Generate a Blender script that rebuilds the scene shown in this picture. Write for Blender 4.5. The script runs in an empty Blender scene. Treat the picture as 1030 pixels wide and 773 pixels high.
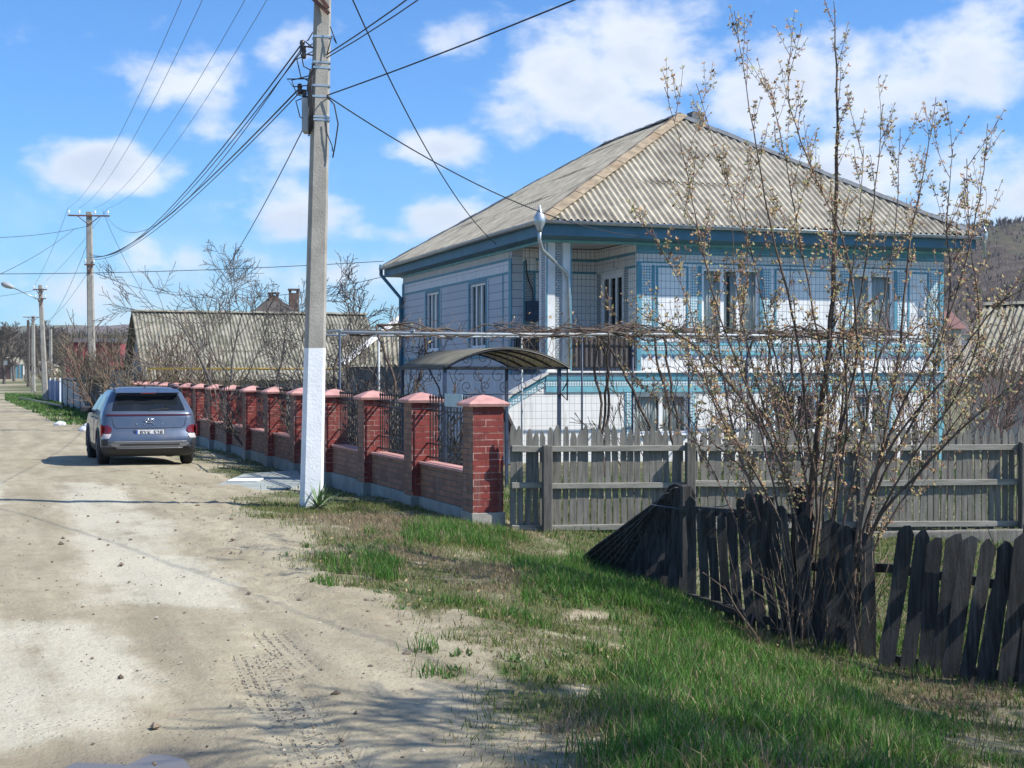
import bpy, math, random
import numpy as np
from mathutils import Vector, Matrix, noise as mnoise

R = math.radians
SC = bpy.context.scene
COL = SC.collection
# ---------------------------------------------------------------- camera
F = 1470.0            # focal length in pixels of the 1030 px wide photograph
CX, HY = 515.0, 377.0 # image centre column, horizon row
CAMZ = 1.7
cam_d = bpy.data.cameras.new('camera'); cam = bpy.data.objects.new('camera', cam_d); COL.objects.link(cam)
cam_d.sensor_width = 36; cam_d.lens = 36 * F / 1030; cam_d.clip_start = 0.1; cam_d.clip_end = 9000
cam.location = (0, 0, CAMZ); cam.rotation_euler = (R(90) - math.atan(9.5 / F), 0, 0)
SC.camera = cam
SC.render.resolution_x = 1024; SC.render.resolution_y = 768
SC.view_settings.view_transform = 'Standard'; SC.view_settings.look = 'None'
SC.view_settings.gamma = 1; SC.view_settings.use_curve_mapping = False
SC.view_settings.exposure = 0.52
# ---------------------------------------------------------------- sun
SAZ = math.atan2(0.97, -0.235); SEL = R(45)
sdir = Vector((math.sin(SAZ) * math.cos(SEL), math.cos(SAZ) * math.cos(SEL), math.sin(SEL)))
sun_d = bpy.data.lights.new('sun', 'SUN'); sun = bpy.data.objects.new('sun', sun_d); COL.objects.link(sun)
sun_d.energy = 5.0; sun_d.angle = R(0.53); sun_d.color = (1, 0.955, 0.88)
sun.rotation_euler = sdir.to_track_quat('Z', 'Y').to_euler(); sun.location = (30, -5, 40)
HAZE = 0.0001
# ---------------------------------------------------------------- node helpers
class NT:
    def __init__(s, tree): s.t = tree; s.n = tree.nodes; s.l = tree.links; s.n.clear()
    def add(s, typ, ins=None, **kw):
        nd = s.n.new(typ)
        for k, v in kw.items(): setattr(nd, k, v)
        for k, v in (ins or {}).items(): s.set(nd, k, v)
        return nd
    def set(s, nd, k, v):
        sock = nd.inputs[k]
        if isinstance(v, bpy.types.NodeSocket): s.l.new(v, sock)
        elif isinstance(v, bpy.types.Node): s.l.new(v.outputs[0], sock)
        else:
            if hasattr(sock.default_value, '__len__') and not hasattr(v, '__len__'): v = (v,) * len(sock.default_value)
            if hasattr(sock.default_value, '__len__') and len(sock.default_value) == 4 and len(v) == 3: v = (*v, 1)
            sock.default_value = v
    def math(s, op, a, b=0.0, c=0.0, clamp=False):
        nd = s.add('ShaderNodeMath', {0: a, 1: b, 2: c}, operation=op); nd.use_clamp = clamp; return nd.outputs[0]
    def mix(s, f, a, b, blend='MIX'):
        nd = s.n.new('ShaderNodeMix'); nd.data_type = 'RGBA'; nd.blend_type = blend
        s.set(nd, 0, f); s.set(nd, 6, a); s.set(nd, 7, b); return nd.outputs[2]
    def ramp(s, f, lo, hi):
        nd = s.add('ShaderNodeMapRange', {0: f, 1: lo, 2: hi}); nd.interpolation_type = 'SMOOTHSTEP'; return nd.outputs[0]
    def noise(s, vec, scale, detail=5, rough=0.55, dist=0.0):
        nd = s.add('ShaderNodeTexNoise', {'Scale': scale, 'Detail': detail, 'Roughness': rough, 'Distortion': dist})
        if vec is not None: s.set(nd, 'Vector', vec)
        return nd.outputs[0]
    def mapping(s, vec, scale=(1, 1, 1), loc=(0, 0, 0), rot=(0, 0, 0)):
        return s.add('ShaderNodeMapping', {'Vector': vec, 'Scale': scale, 'Location': loc, 'Rotation': rot}).outputs[0]
# ---------------------------------------------------------------- world
world = bpy.data.worlds.new('World'); SC.world = world; world.use_nodes = True
w = NT(world.node_tree)
sky = w.add('ShaderNodeTexSky', sky_type='NISHITA', sun_disc=False, sun_elevation=SEL, sun_rotation=SAZ, altitude=150, air_density=1.0, dust_density=0.5, ozone_density=3.0)
tc = w.add('ShaderNodeTexCoord')
sep = w.add('ShaderNodeSeparateXYZ', {0: tc.outputs['Generated']})
az = w.math('ARCTAN2', sep.outputs[0], sep.outputs[1])
el = w.math('ARCSINE', sep.outputs[2])
n1 = w.noise(w.mapping(tc.outputs['Generated'], (1, 1, 1.7)), 17, 9, 0.56, 0.15)
n2 = w.noise(w.mapping(tc.outputs['Generated'], (1, 1, 2.2), (3, 1, 2)), 4.2, 4, 0.5)
nn = w.math('SUBTRACT', n1, 0.5)
blobs = [(565, 88, 85, 62, 1), (655, 45, 105, 55, .9), (620, 120, 75, 40, .8), (445, 150, 50, 24, .85), (110, 168, 82, 38, 1),
         (185, 72, 62, 34, .8), (300, 220, 75, 30, .95), (440, 218, 60, 30, .85), (360, 235, 100, 18, .7), (460, 45, 65, 35, .55), (300, 45, 60, 28, .5),
         (780, 95, 75, 48, .95), (885, 85, 110, 42, .9), (985, 62, 75, 50, 1.0), (845, 178, 85, 34, .95), (1005, 185, 75, 45, 1.0),
         (60, 290, 110, 32, .55), (230, 262, 130, 25, .45), (350, 275, 120, 25, .5), (110, 250, 60, 40, .5), (480, 180, 40, 40, .35), (290, 140, 60, 30, .55), (205, 140, 60, 25, .5), (20,30,60,30,.25)]
cov = None
for (px, py, rx, ry, st) in blobs:
    a0 = math.atan((px - CX) / F); e0 = math.atan((HY - py) / F) * math.cos(a0)
    dx = w.math('DIVIDE', w.math('SUBTRACT', az, a0), rx / F); dy = w.math('DIVIDE', w.math('SUBTRACT', el, e0), ry / F)
    d2 = w.math('ADD', w.math('MULTIPLY', dx, dx), w.math('MULTIPLY', dy, dy))
    b = w.math('MULTIPLY', w.math('EXPONENT', w.math('MULTIPLY', d2, -0.9)), st)
    cov = b if cov is None else w.math('MAXIMUM', cov, b)
out_front = w.ramp(w.math('ABSOLUTE', az), 0.42, 0.6)
hi_el = w.ramp(el, 0.3, 0.42)
away = w.math('MAXIMUM', out_front, hi_el)
cov = w.math('MAXIMUM', cov, w.math('MULTIPLY', away, w.ramp(n2, 0.5, 0.72)))
dens = w.math('ADD', cov, w.math('MULTIPLY', nn, 1.75))
cm = w.ramp(dens, 0.30, 0.86)
cm = w.math('MULTIPLY', cm, 0.93)
# thin haze of cirrus near the horizon
lowv = w.ramp(el, 0.16, 0.0)
cm = w.math('MAXIMUM', cm, w.math('MULTIPLY', lowv, w.math('MULTIPLY', w.ramp(n1, 0.35, 0.7), 0.5)))
shade = w.ramp(w.math('ADD', dens, w.math('MULTIPLY', w.noise(w.mapping(tc.outputs['Generated'], (1, 1, 2.0), (0, 0, 0.018)), 12, 6, .5), 1.2)), 0.95, 1.9)
ccol = w.mix(shade, (8.6, 9.0, 9.6), (6.0, 6.7, 8.0))
skyc = w.mix(1.0, sky.outputs[0], (0.64, 1.11, 1.62), 'MULTIPLY')
fin = w.mix(cm, skyc, ccol)
bg = w.add('ShaderNodeBackground', {'Color': fin, 'Strength': 0.082})
w.l.new(bg.outputs[0], w.add('ShaderNodeOutputWorld').inputs[0])
# ---------------------------------------------------------------- helpers
def P(px, py, Y):
    "world point that the photograph shows at pixel px,py when it lies Y metres ahead"
    return Vector(((px - CX) / F * Y, Y, CAMZ + (HY - py) / F * Y))
P0 = (-0.33, 17.3); UF = (-0.345, 0.9386); VF = (0.9386, 0.345)
def st(x, y):
    dx, dy = x - P0[0], y - P0[1]
    return dx * VF[0] + dy * VF[1], dx * UF[0] + dy * UF[1]
def xy(s, t): return P0[0] + s * VF[0] + t * UF[0], P0[1] + s * VF[1] + t * UF[1]
def sm(a, b, v):
    v = np.clip((v - a) / (b - a), 0, 1); return v * v * (3 - 2 * v)
_rng = np.random.RandomState(5)
_fr = _rng.uniform(-1, 1, (26, 2)) * np.concatenate([np.full(6, .5), np.full(8, 1.6), np.full(12, 5)])[:, None]
_ph = _rng.uniform(0, 6.28, 26); _am = np.concatenate([np.full(6, .022), np.full(8, .009), np.full(12, .0028)])
def H(x, y):
    x = np.asarray(x, float); y = np.asarray(y, float)
    s, t = st(x, y)
    D = sm(-3.2, 1.3, s) * .62
    W = .28 + .72 * sm(0.5, -5.0, t) + .15 * sm(-5, -9, t)
    z = -D * W
    z = z + 0.00008 * np.clip(y - 150, 0, 400) ** 2
    rough = .35 + .65 * sm(-4.2, -1.5, s) 
    b = 0
    for i in range(26): b = b + _am[i] * np.sin(_fr[i, 0] * x + _fr[i, 1] * y + _ph[i])
    fade = np.clip(1 - (y - 40) / 60, 0.0, 1)
    z = z + b * rough * fade
    # grassy berm by the collapsed fence
    z = z + .13 * np.exp(-(((x - .75) / .9) ** 2 + ((y - 12.6) / 1.3) ** 2))
    return z
def hz(x, y): return float(H(x, y))
def ground(px, py):
    "where the sight line through a pixel meets the ground"
    Y = 1.7 * F / max(py - HY, 1)
    for _ in range(30):
        X = (px - CX) / F * Y
        Y = .5 * Y + .5 * (CAMZ - hz(X, Y)) * F / max(py - HY, 1)
    return (px - CX) / F * Y, Y

def tag(o, label=None, cat=None, group=None, kind=None):
    if label: o['label'] = label
    if cat: o['category'] = cat
    if group: o['group'] = group
    if kind: o['kind'] = kind
    return o
def empty(name, loc=(0, 0, 0), rz=0, label=None, cat=None, group=None):
    o = bpy.data.objects.new(name, None); COL.objects.link(o); o.location = loc; o.rotation_euler = (0, 0, rz)
    o.empty_display_size = .2
    return tag(o, label, cat, group)
def copy_tree(o, parent=None):
    c = o.copy(); COL.objects.link(c); c.parent = parent
    for ch in list(o.children): copy_tree(ch, c)
    return c
class MB:
    def __init__(s): s.v = []; s.f = []; s.m = []
    def face(s, pts, m=0):
        i = len(s.v); s.v += [tuple(p) for p in pts]; s.f.append(tuple(range(i, i + len(pts)))); s.m.append(m)
    def box(s, x0, x1, y0, y1, z0, z1, m=0, M=None):
        i = len(s.v)
        c = [(x0, y0, z0), (x1, y0, z0), (x1, y1, z0), (x0, y1, z0), (x0, y0, z1), (x1, y0, z1), (x1, y1, z1), (x0, y1, z1)]
        if M is not None: c = [tuple(M @ Vector(p)) for p in c]
        s.v += c
        for q in ((0, 3, 2, 1), (4, 5, 6, 7), (0, 1, 5, 4), (1, 2, 6, 5), (2, 3, 7, 6), (3, 0, 4, 7)):
            s.f.append(tuple(i + k for k in q)); s.m.append(m)
        return s
    def bar(s, a, b, w, h=None, m=0, up=(0, 0, 1)):
        "rectangular bar from a to b"
        a = Vector(a); b = Vector(b); d = (b - a); L = d.length
        if L < 1e-6: return s
        d.normalize(); u = Vector(up)
        if abs(d.dot(u)) > .98: u = Vector((0, 1, 0))
        x = d.cross(u).normalized(); z = x.cross(d).normalized()
        h = h or w
        M = Matrix((( x.x, d.x, z.x, a.x), (x.y, d.y, z.y, a.y), (x.z, d.z, z.z, a.z), (0, 0, 0, 1)))
        return s.box(-w / 2, w / 2, 0, L, -h / 2, h / 2, m, M)
    def tube(s, pts, rad, n=6, m=0, cap=True):
        pts = [Vector(p) for p in pts]
        if not hasattr(rad, '__len__'): rad = [rad] * len(pts)
        base = len(s.v); prev = None
        for k, p in enumerate(pts):
            d = (pts[min(k + 1, len(pts) - 1)] - pts[max(k - 1, 0)])
            if d.length < 1e-9: d = Vector((0, 0, 1))
            d.normalize()
            if prev is None:
                u = Vector((0, 0, 1)) if abs(d.z) < .9 else Vector((1, 0, 0))
                x = d.cross(u).normalized()
            else:
                x = (prev - d * prev.dot(d))
                x = x.normalized() if x.length > 1e-6 else d.orthogonal().normalized()
            prev = x; y = d.cross(x)
            for j in range(n):
                a = 2 * math.pi * j / n
                s.v.append(tuple(p + (x * math.cos(a) + y * math.sin(a)) * rad[k]))
        for k in range(len(pts) - 1):
            for j in range(n):
                a = base + k * n + j; b = base + k * n + (j + 1) % n
                s.f.append((a, b, b + n, a + n)); s.m.append(m)
        if cap:
            s.f.append(tuple(base + j for j in reversed(range(n)))); s.m.append(m)
            e = base + (len(pts) - 1) * n
            s.f.append(tuple(e + j for j in range(n))); s.m.append(m)
        return s
    def lathe(s, prof, n=16, m=0, M=None):
        base = len(s.v)
        for (r, z) in prof:
            for j in range(n):
                a = 2 * math.pi * j / n; p = Vector((r * math.cos(a), r * math.sin(a), z))
                s.v.append(tuple(M @ p if M is not None else p))
        for k in range(len(prof) - 1):
            for j in range(n):
                a = base + k * n + j; b = base + k * n + (j + 1) % n
                s.f.append((a, b, b + n, a + n)); s.m.append(m)
        s.f.append(tuple(base + j for j in reversed(range(n)))); s.m.append(m)
        e = base + (len(prof) - 1) * n; s.f.append(tuple(e + j for j in range(n))); s.m.append(m)
        return s
    def prism(s, poly, axis, a, b, m=0):
        "extrude a 2d polygon (given in the two other axes, in order) along axis from a to b"
        def mk(p, t):
            if axis == 'x': return (t, p[0], p[1])
            if axis == 'y': return (p[0], t, p[1])
            return (p[0], p[1], t)
        n = len(poly); i = len(s.v)
        s.v += [mk(p, a) for p in poly] + [mk(p, b) for p in poly]
        s.f.append(tuple(range(i, i + n))); s.m.append(m)
        s.f.append(tuple(reversed(range(i + n, i + 2 * n)))); s.m.append(m)
        for k in range(n):
            k2 = (k + 1) % n
            s.f.append((i + k, i + n + k, i + n + k2, i + k2)); s.m.append(m)
        return s
    def build_each(s, name, mats, parent=None, n=8, nf=6, **kw):
        "one object per box collected here"
        r = []
        for k in range(len(s.v) // n):
            q = MB(); q.v = s.v[k * n:(k + 1) * n]; q.f = [tuple(i - k * n for i in f) for f in s.f[k * nf:(k + 1) * nf]]; q.m = s.m[k * nf:(k + 1) * nf]
            r.append(q.build(name, mats, parent, **kw))
        return r
    def build(s, name, mats, parent=None, smooth=False, bevel=0, fix=True, solid=0):
        me = bpy.data.meshes.new(name); me.from_pydata(s.v, [], s.f)
        if not isinstance(mats, (list, tuple)): mats = [mats]
        for q in mats: me.materials.append(q)
        if len(mats) > 1: me.polygons.foreach_set('material_index', s.m)
        if fix and len(s.f) < 60000:
            import bmesh
            bm = bmesh.new(); bm.from_mesh(me); bmesh.ops.recalc_face_normals(bm, faces=bm.faces); bm.to_mesh(me); bm.free()
        me.update()
        nl = len(me.loops)
        vi = np.empty(nl, int); me.loops.foreach_get('vertex_index', vi)
        co = np.empty(len(me.vertices) * 3); me.vertices.foreach_get('co', co); co = co.reshape(-1, 3)
        nr = np.empty(len(me.polygons) * 3); me.polygons.foreach_get('normal', nr); nr = np.abs(nr.reshape(-1, 3))
        lt = np.empty(len(me.polygons), int); me.polygons.foreach_get('loop_total', lt)
        nr = np.repeat(nr, lt, axis=0); c = co[vi]
        uv = np.where((nr[:, 2] > np.maximum(nr[:, 0], nr[:, 1]))[:, None], c[:, [0, 1]],
                      np.where((nr[:, 0] > nr[:, 1])[:, None], c[:, [1, 2]], c[:, [0, 2]]))
        l = me.uv_layers.new(name='UVMap'); l.data.foreach_set('uv', uv.astype(np.float32).ravel())
        if smooth: me.polygons.foreach_set('use_smooth', [True] * len(me.polygons))
        o = bpy.data.objects.new(name, me); COL.objects.link(o)
        if parent is not None: o.parent = parent
        if bevel:
            b = o.modifiers.new('bevel', 'BEVEL'); b.width = bevel; b.segments = 2; b.limit_method = 'ANGLE'; b.angle_limit = R(40)
        if solid:
            b = o.modifiers.new('solidify', 'SOLIDIFY'); b.thickness = solid; b.offset = -1
        return o
# ---------------------------------------------------------------- materials
MT = {}
def mat(name, col, rough=.8, var=.15, scale=6, bump=.0, bscale=40, metal=0, spec=.4, stain=None, stain_amt=.0, coat=0, stretch=(1, 1, 1), two=False):
    m = bpy.data.materials.new(name); m.use_nodes = True; t = NT(m.node_tree)
    c = t.add('ShaderNodeTexCoord').outputs['Object']
    cs = t.mapping(c, stretch)
    base = tuple(col)
    nz = t.noise(cs, scale, 6, .6)
    lo = tuple(max(0, k * (1 - var)) for k in base); hi = tuple(min(1, k * (1 + var)) for k in base)
    colr = t.mix(t.ramp(nz, .3, .7), lo, hi)
    if stain is not None:
        nz2 = t.noise(cs, scale * .37, 7, .65)
        colr = t.mix(t.math('MULTIPLY', t.ramp(nz2, .48, .68), stain_amt), colr, stain)
    b = t.add('ShaderNodeBsdfPrincipled', {'Base Color': colr, 'Roughness': rough, 'Metallic': metal, 'Specular IOR Level': spec, 'Coat Weight': coat})
    if bump:
        t.set(b, 'Normal', t.add('ShaderNodeBump', {'Height': t.noise(cs, bscale, 5, .6), 'Strength': bump, 'Distance': .02}).outputs[0])
    t.l.new(b.outputs[0], t.add('ShaderNodeOutputMaterial').inputs[0])
    MT[name] = m; return m
def brickmat(name, c1, c2, mortar, bw, bh, ms=.008, off=.5, rough=.7, bump=.5, var=.2, dirt=.25, spec=.4, mortar2=None):
    m = bpy.data.materials.new(name); m.use_nodes = True; t = NT(m.node_tree)
    tcn = t.add('ShaderNodeTexCoord'); uv = tcn.outputs['UV']; ob = tcn.outputs['Object']
    wob = t.add('ShaderNodeVectorMath', {0: uv, 1: t.add('ShaderNodeVectorMath', {0: t.add('ShaderNodeTexNoise', {'Vector': ob, 'Scale': 9.0}).outputs[1], 1: (.008, .008, 0)}, operation='MULTIPLY').outputs[0]}, operation='ADD').outputs[0] if bump > .3 else uv
    if mortar2 is not None: mortar = t.mix(t.ramp(t.noise(ob, 7, 5, .6), .42, .62), mortar, mortar2)
    br = t.add('ShaderNodeTexBrick', {'Vector': wob, 'Color1': c1, 'Color2': c2, 'Mortar': mortar, 'Scale': 1, 'Mortar Size': ms, 'Mortar Smooth': .2, 'Bias': 0, 'Brick Width': bw, 'Row Height': bh}, offset=off, squash=1)
    nz = t.noise(ob, 5, 6, .65)
    colr = t.mix(1.0, br.outputs[0], t.mix(nz, (1 - var,) * 3, (1 + var * .6,) * 3), 'MULTIPLY')
    colr = t.mix(t.math('MULTIPLY', t.ramp(t.noise(ob, 1.7, 7, .7), .5, .72), dirt), colr, (.22, .18, .14))
    colr = t.mix(t.math('MULTIPLY', t.ramp(t.noise(t.mapping(ob, (5, 5, .5)), 1.6, 6, .65), .5, .75), min(1, dirt * 1.6)), colr, (.27, .24, .20))
    b = t.add('ShaderNodeBsdfPrincipled', {'Base Color': colr, 'Roughness': rough, 'Specular IOR Level': spec})
    hgt = t.math('SUBTRACT', t.math('MULTIPLY', t.noise(ob, 60, 4), .3), br.outputs[1])
    t.set(b, 'Normal', t.add('ShaderNodeBump', {'Height': hgt, 'Strength': bump, 'Distance': .008}).outputs[0])
    t.l.new(b.outputs[0], t.add('ShaderNodeOutputMaterial').inputs[0])
    MT[name] = m; return m
# ---------------------------------------------------------------- ground and road
def sdf(x, y, poly):
    x = np.asarray(x, float); y = np.asarray(y, float)
    d = np.full(x.shape, 1e9); ins = np.zeros(x.shape, bool); n = len(poly)
    for i in range(n):
        x1, y1 = poly[i]; x2, y2 = poly[(i + 1) % n]
        ex, ey = x2 - x1, y2 - y1; wx, wy = x - x1, y - y1
        q = np.clip((wx * ex + wy * ey) / (ex * ex + ey * ey + 1e-12), 0, 1)
        d = np.minimum(d, np.hypot(wx - ex * q, wy - ey * q))
        c = ((y1 > y) != (y2 > y)) & (x < (x2 - x1) * (y - y1) / ((y2 - y1) if y2 != y1 else 1e-9) + x1)
        ins ^= c
    return np.where(ins, d, -d)
def gp(pts): return [ground(*p) for p in pts]
PALE = [gp([(56, 485), (119, 485), (176, 525), (172, 555), (213, 560), (276, 617), (150, 612), (85, 605), (75, 580), (63, 530)]),
        gp([(-60, 620), (60, 621), (150, 640), (170, 700), (100, 745), (-60, 773)]),
        gp([(-60, 472), (6, 473), (9, 508), (-60, 510)])]
GRASS = [gp([(233, 500), (305, 494), (345, 484), (420, 502), (500, 524), (560, 545), (640, 562), (720, 625), (830, 672), (1100, 720), (1100, 800), (560, 800), (540, 760), (500, 715), (470, 680), (450, 650), (410, 625), (400, 600), (320, 585), (290, 560), (300, 545), (235, 515)]),
         gp([(200, 452), (245, 466), (330, 492), (345, 500), (330, 476), (300, 470)] )]
LUSH = [gp([(400, 520), (470, 528), (520, 540), (500, 552), (420, 548)]),
        gp([(530, 566), (600, 556), (650, 566), (700, 618), (740, 650), (690, 640), (640, 612), (580, 608), (540, 592)]),
        gp([(640, 640), (720, 640), (840, 680), (920, 720), (960, 800), (600, 800), (570, 760), (600, 700)]),
        gp([(310, 562), (420, 566), (400, 585), (330, 580)])]
DRY = [gp([(470, 572), (535, 570), (540, 600), (490, 606)]), gp([(330, 548), (430, 556), (470, 570), (400, 575), (330, 562)]),
       gp([(530, 730), (620, 720), (640, 773), (540, 773)]), gp([(900, 660), (1030, 700), (1030, 740), (880, 700)]), gp([(290, 520), (420, 520), (430, 545), (350, 545)])]
BARE = [gp([(440, 640), (500, 660), (520, 700), (470, 690)]), gp([(560, 690), (600, 688), (610, 705), (570, 708)]), gp([(560, 614), (610, 612), (625, 624), (565, 626)]), gp([(430, 610), (480, 614), (490, 626), (430, 632)])]
PUDDLE = gp([(75, 772), (92, 764), (128, 766), (148, 757), (168, 762), (178, 775), (180, 800), (66, 800)])
def vfield(x, y, seed=0, sc=1.0):
    rg = np.random.RandomState(seed); z = 0
    for k in range(18):
        f = sc * 1.55 ** (k // 3); a = rg.uniform(0, 6.283); z = z + np.sin(f * (x * math.cos(a) + y * math.sin(a)) + rg.uniform(0, 6.28)) / 1.45 ** (k // 3)
    return z / 4.0
def grass_amt(x, y):
    "how much grass grows at a point, 0..1"
    x = np.asarray(x, float); y = np.asarray(y, float); s, t = st(x, y)
    g = np.maximum.reduce([sdf(x, y, p) for p in GRASS]); g = sm(-.25, .35, g + .28 * vfield(x, y, 1, 1.4))
    g *= .42 + .58 * sm(-.6, .5, vfield(x, y, 3, 2.2))
    lush = np.maximum.reduce([sdf(x, y, p) for p in LUSH]); lush = sm(-.12, .25, lush + .12 * vfield(x, y, 2, 3))
    bare = np.maximum.reduce([sdf(x, y, p) for p in BARE]); bare = sm(-.05, .15, bare + .08 * vfield(x, y, 4, 4))
    g = np.maximum(g, lush) * (1 - .85 * bare)
    strip = sm(-1.9, -1.3, s + .35 * vfield(x, y, 5, 1.1)) * sm(.1, -.15, s) * sm(1, 5, t) * sm(75, 60, t) * .8 * sm(-.6, .5, vfield(x, y, 9, 2.5))
    g = np.maximum(g, strip)
    yard = sm(.25, .6, s) * sm(60, 40, t) * np.where(t < 3, 1, .45)
    g = np.maximum(g, yard * (.5 + .5 * sm(-.6, .6, vfield(x, y, 6, 1.2))))
    far = sdf(x, y, FARG); g = np.maximum(g, sm(-.4, .8, far + .4 * vfield(x, y, 8, .6)))
    outl = np.maximum(sm(-14, -19, s + .5 * vfield(x, y, 7, .4)) * .8, sm(120, 150, y) * sm(-3, 1.5, -sdf(x, y, ROADP)))
    back = sm(3, -2, y) * sm(-3, -1, s)
    return np.clip(np.maximum.reduce([g, outl, back, sm(1, 5, s) * .6 * (t > 3)]), 0, 1)
FARG = gp([(92, 430), (60, 418), (18, 403), (13, 394), (22, 388), (45, 386), (62, 398), (80, 412), (100, 424)])
ROADP = [xy(-13, -40), xy(-1.2, -40), xy(-1.2, 30), xy(-1.6, 55)] + gp([(16, 402), (13, 390), (24, 384)]) + [P(42, 379.5, 290)[:2], P(42, 373, 420)[:2], P(-40, 374, 400)[:2], P(-90, 380, 300)[:2], xy(-13, 120)]

def axis_lines(lo, hi, d, far_lo, far_hi, g=1.22):
    a = list(np.arange(lo, hi + d / 2, d)); st_ = d; v = a[-1]
    while v < far_hi: st_ *= g; v += st_; a.append(v)
    st_ = d; v = lo; b = []
    while v > far_lo: st_ *= g; v -= st_; b.append(v)
    return np.array(b[::-1] + a)
def axis_mid(lo, mid, hi, d, d2, far_lo, far_hi):
    a = list(np.arange(lo, mid, d)) + list(np.arange(mid, hi, d2)); st_ = d2; v = a[-1]
    while v < far_hi: st_ *= 1.2; v += st_; a.append(v)
    st_ = d; v = lo; b = []
    while v > far_lo: st_ *= 1.3; v -= st_; b.append(v)
    return np.array(b[::-1] + a)
def clodfield(x, y):
    return vfield(x, y, 21, 9) * .5 + vfield(x, y, 22, 22) * .5
TRK = [gp([(248, 662), (262, 690), (290, 730), (312, 773)]), gp([(262, 660), (284, 695), (318, 745), (335, 773)]), gp([(268, 638), (300, 672)])]
def build_ground():
    X = axis_lines(-9.5, 6.5, .055, -3500, 3500); Y = axis_mid(5.0, 24, 70, .055, .35, -60, 5200)
    nx, ny = len(X), len(Y)
    gx, gy = np.meshgrid(X, Y); gx = gx.ravel(); gy = gy.ravel()
    z = H(gx, gy)
    s, t = st(gx, gy)
    near = sm(30, 20, gy) * sm(10, 7, np.abs(gx))
    rd = sdf(gx, gy, ROADP)
    churn = near * np.exp(-((s + 3.0 + .25 * np.sin(gy * .6)) / .8) ** 2) * sm(8.5, 11, gy)        # the muddy margin of the road
    z = z + churn * .035 * clodfield(gx, gy) + near * .006 * clodfield(gx * 1.7, gy * 1.7)
    pud = sdf(gx, gy, PUDDLE); z = z - .05 * sm(-.4, .15, pud + .09 * vfield(gx, gy, 41, 5))
    trk = np.zeros(gx.shape); tla = np.zeros(gx.shape); tac = np.zeros(gx.shape)
    sel = (gy < 12) & (gy > 5) & (np.abs(gx + 1.5) < 3)
    for ln in TRK:
        d = np.full(sel.sum(), 9.0); L = np.zeros(sel.sum()); acc = 0
        for i in range(len(ln) - 1):
            x1, y1 = ln[i]; x2, y2 = ln[i + 1]; ex, ey = x2 - x1, y2 - y1; ll = math.hypot(ex, ey)
            q = np.clip(((gx[sel] - x1) * ex + (gy[sel] - y1) * ey) / ll ** 2, 0, 1)
            dd = np.hypot(gx[sel] - x1 - ex * q, gy[sel] - y1 - ey * q); m_ = dd < d; sg_ = ((gx[sel] - x1) * ey - (gy[sel] - y1) * ex) / ll; A_ = sg_.copy() if i == 0 else np.where(m_, sg_, A_); d[m_] = dd[m_]; L[m_] = acc + q[m_] * ll; acc += ll
        tk = sm(.17, .10, d); better = tk > trk[sel]; trk[sel] = np.maximum(trk[sel], tk); tla[sel] = np.where(better, L, tla[sel]); tac[sel] = np.where(better, A_, tac[sel])
    z = z - trk * .02
    for s0, w0 in ((-4.55, .3), (-6.15, .3), (-8.2, .35), (-9.8, .35)): z = z - .022 * sm(80, 40, gy) * np.exp(-((s - s0 - .12 * np.sin(t * .35 + s0)) / w0) ** 2) * (.5 + .5 * vfield(gx, gy, 51, .8))
    me_idx = np.arange(nx * ny).reshape(ny, nx)
    q = np.stack([me_idx[:-1, :-1], me_idx[:-1, 1:], me_idx[1:, 1:], me_idx[1:, :-1]], -1).reshape(-1, 4)
    cxm = gx[q].mean(1); cym = gy[q].mean(1)
    isroad = sdf(cxm, cym, ROADP) > 0
    ga = grass_amt(gx, gy)
    pale = np.maximum.reduce([sdf(gx, gy, p) for p in PALE]); pale = np.clip(pale / .5 + .5, 0, 1)
    dry = np.clip(np.maximum.reduce([sdf(gx, gy, p) for p in DRY]) / .5 + .5, 0, 1)
    wet = sm(-.5, .05, pud)
    for nm, msk in (('ground', ~isroad), ('dirt_road', isroad)):
        qq = q[msk]; used, inv = np.unique(qq.ravel(), return_inverse=True)
        me = bpy.data.meshes.new(nm); me.vertices.add(len(used)); me.loops.add(len(qq) * 4); me.polygons.add(len(qq))
        me.vertices.foreach_set('co', np.stack([gx[used], gy[used], z[used]], -1).astype(np.float32).ravel())
        me.loops.foreach_set('vertex_index', inv.astype(np.int32)); me.polygons.foreach_set('loop_start', np.arange(0, len(qq) * 4, 4, dtype=np.int32))
        me.polygons.foreach_set('loop_total', np.full(len(qq), 4, np.int32)); me.polygons.foreach_set('use_smooth', np.ones(len(qq), bool))
        for an, av in (('grassy', ga), ('pale', pale), ('dry', dry), ('wet', wet), ('track', trk), ('trackl', tla), ('tracka', tac), ('road', np.clip(rd / 3 + .5, 0, 1))):
            a = me.attributes.new(an, 'FLOAT', 'POINT'); a.data.foreach_set('value', av[used].astype(np.float32))
        me.update(); me.validate(); me.materials.append(MT['soil'])
        o = bpy.data.objects.new(nm, me); COL.objects.link(o); o['kind'] = 'structure'
m = bpy.data.materials.new('soil'); m.use_nodes = True; t = NT(m.node_tree); MT['soil'] = m
c = t.add('ShaderNodeTexCoord').outputs['Object']
def A(n): return t.add('ShaderNodeAttribute', attribute_name=n).outputs['Fac']
cf = t.mapping(c, (1, 1, 1), rot=(0, 0, R(-20)))
streak = t.noise(t.mapping(cf, (2.2, .35, 1)), 1.0, 6, .6)
fine = t.noise(c, 26, 6, .65); mid = t.noise(c, 2.4, 7, .62); big = t.noise(c, .45, 5, .55)
dirt = t.mix(t.ramp(t.math('ADD', t.math('MULTIPLY', streak, .6), t.math('MULTIPLY', mid, .4)), .36, .64), (.265, .228, .155), (.40, .355, .25))
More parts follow.
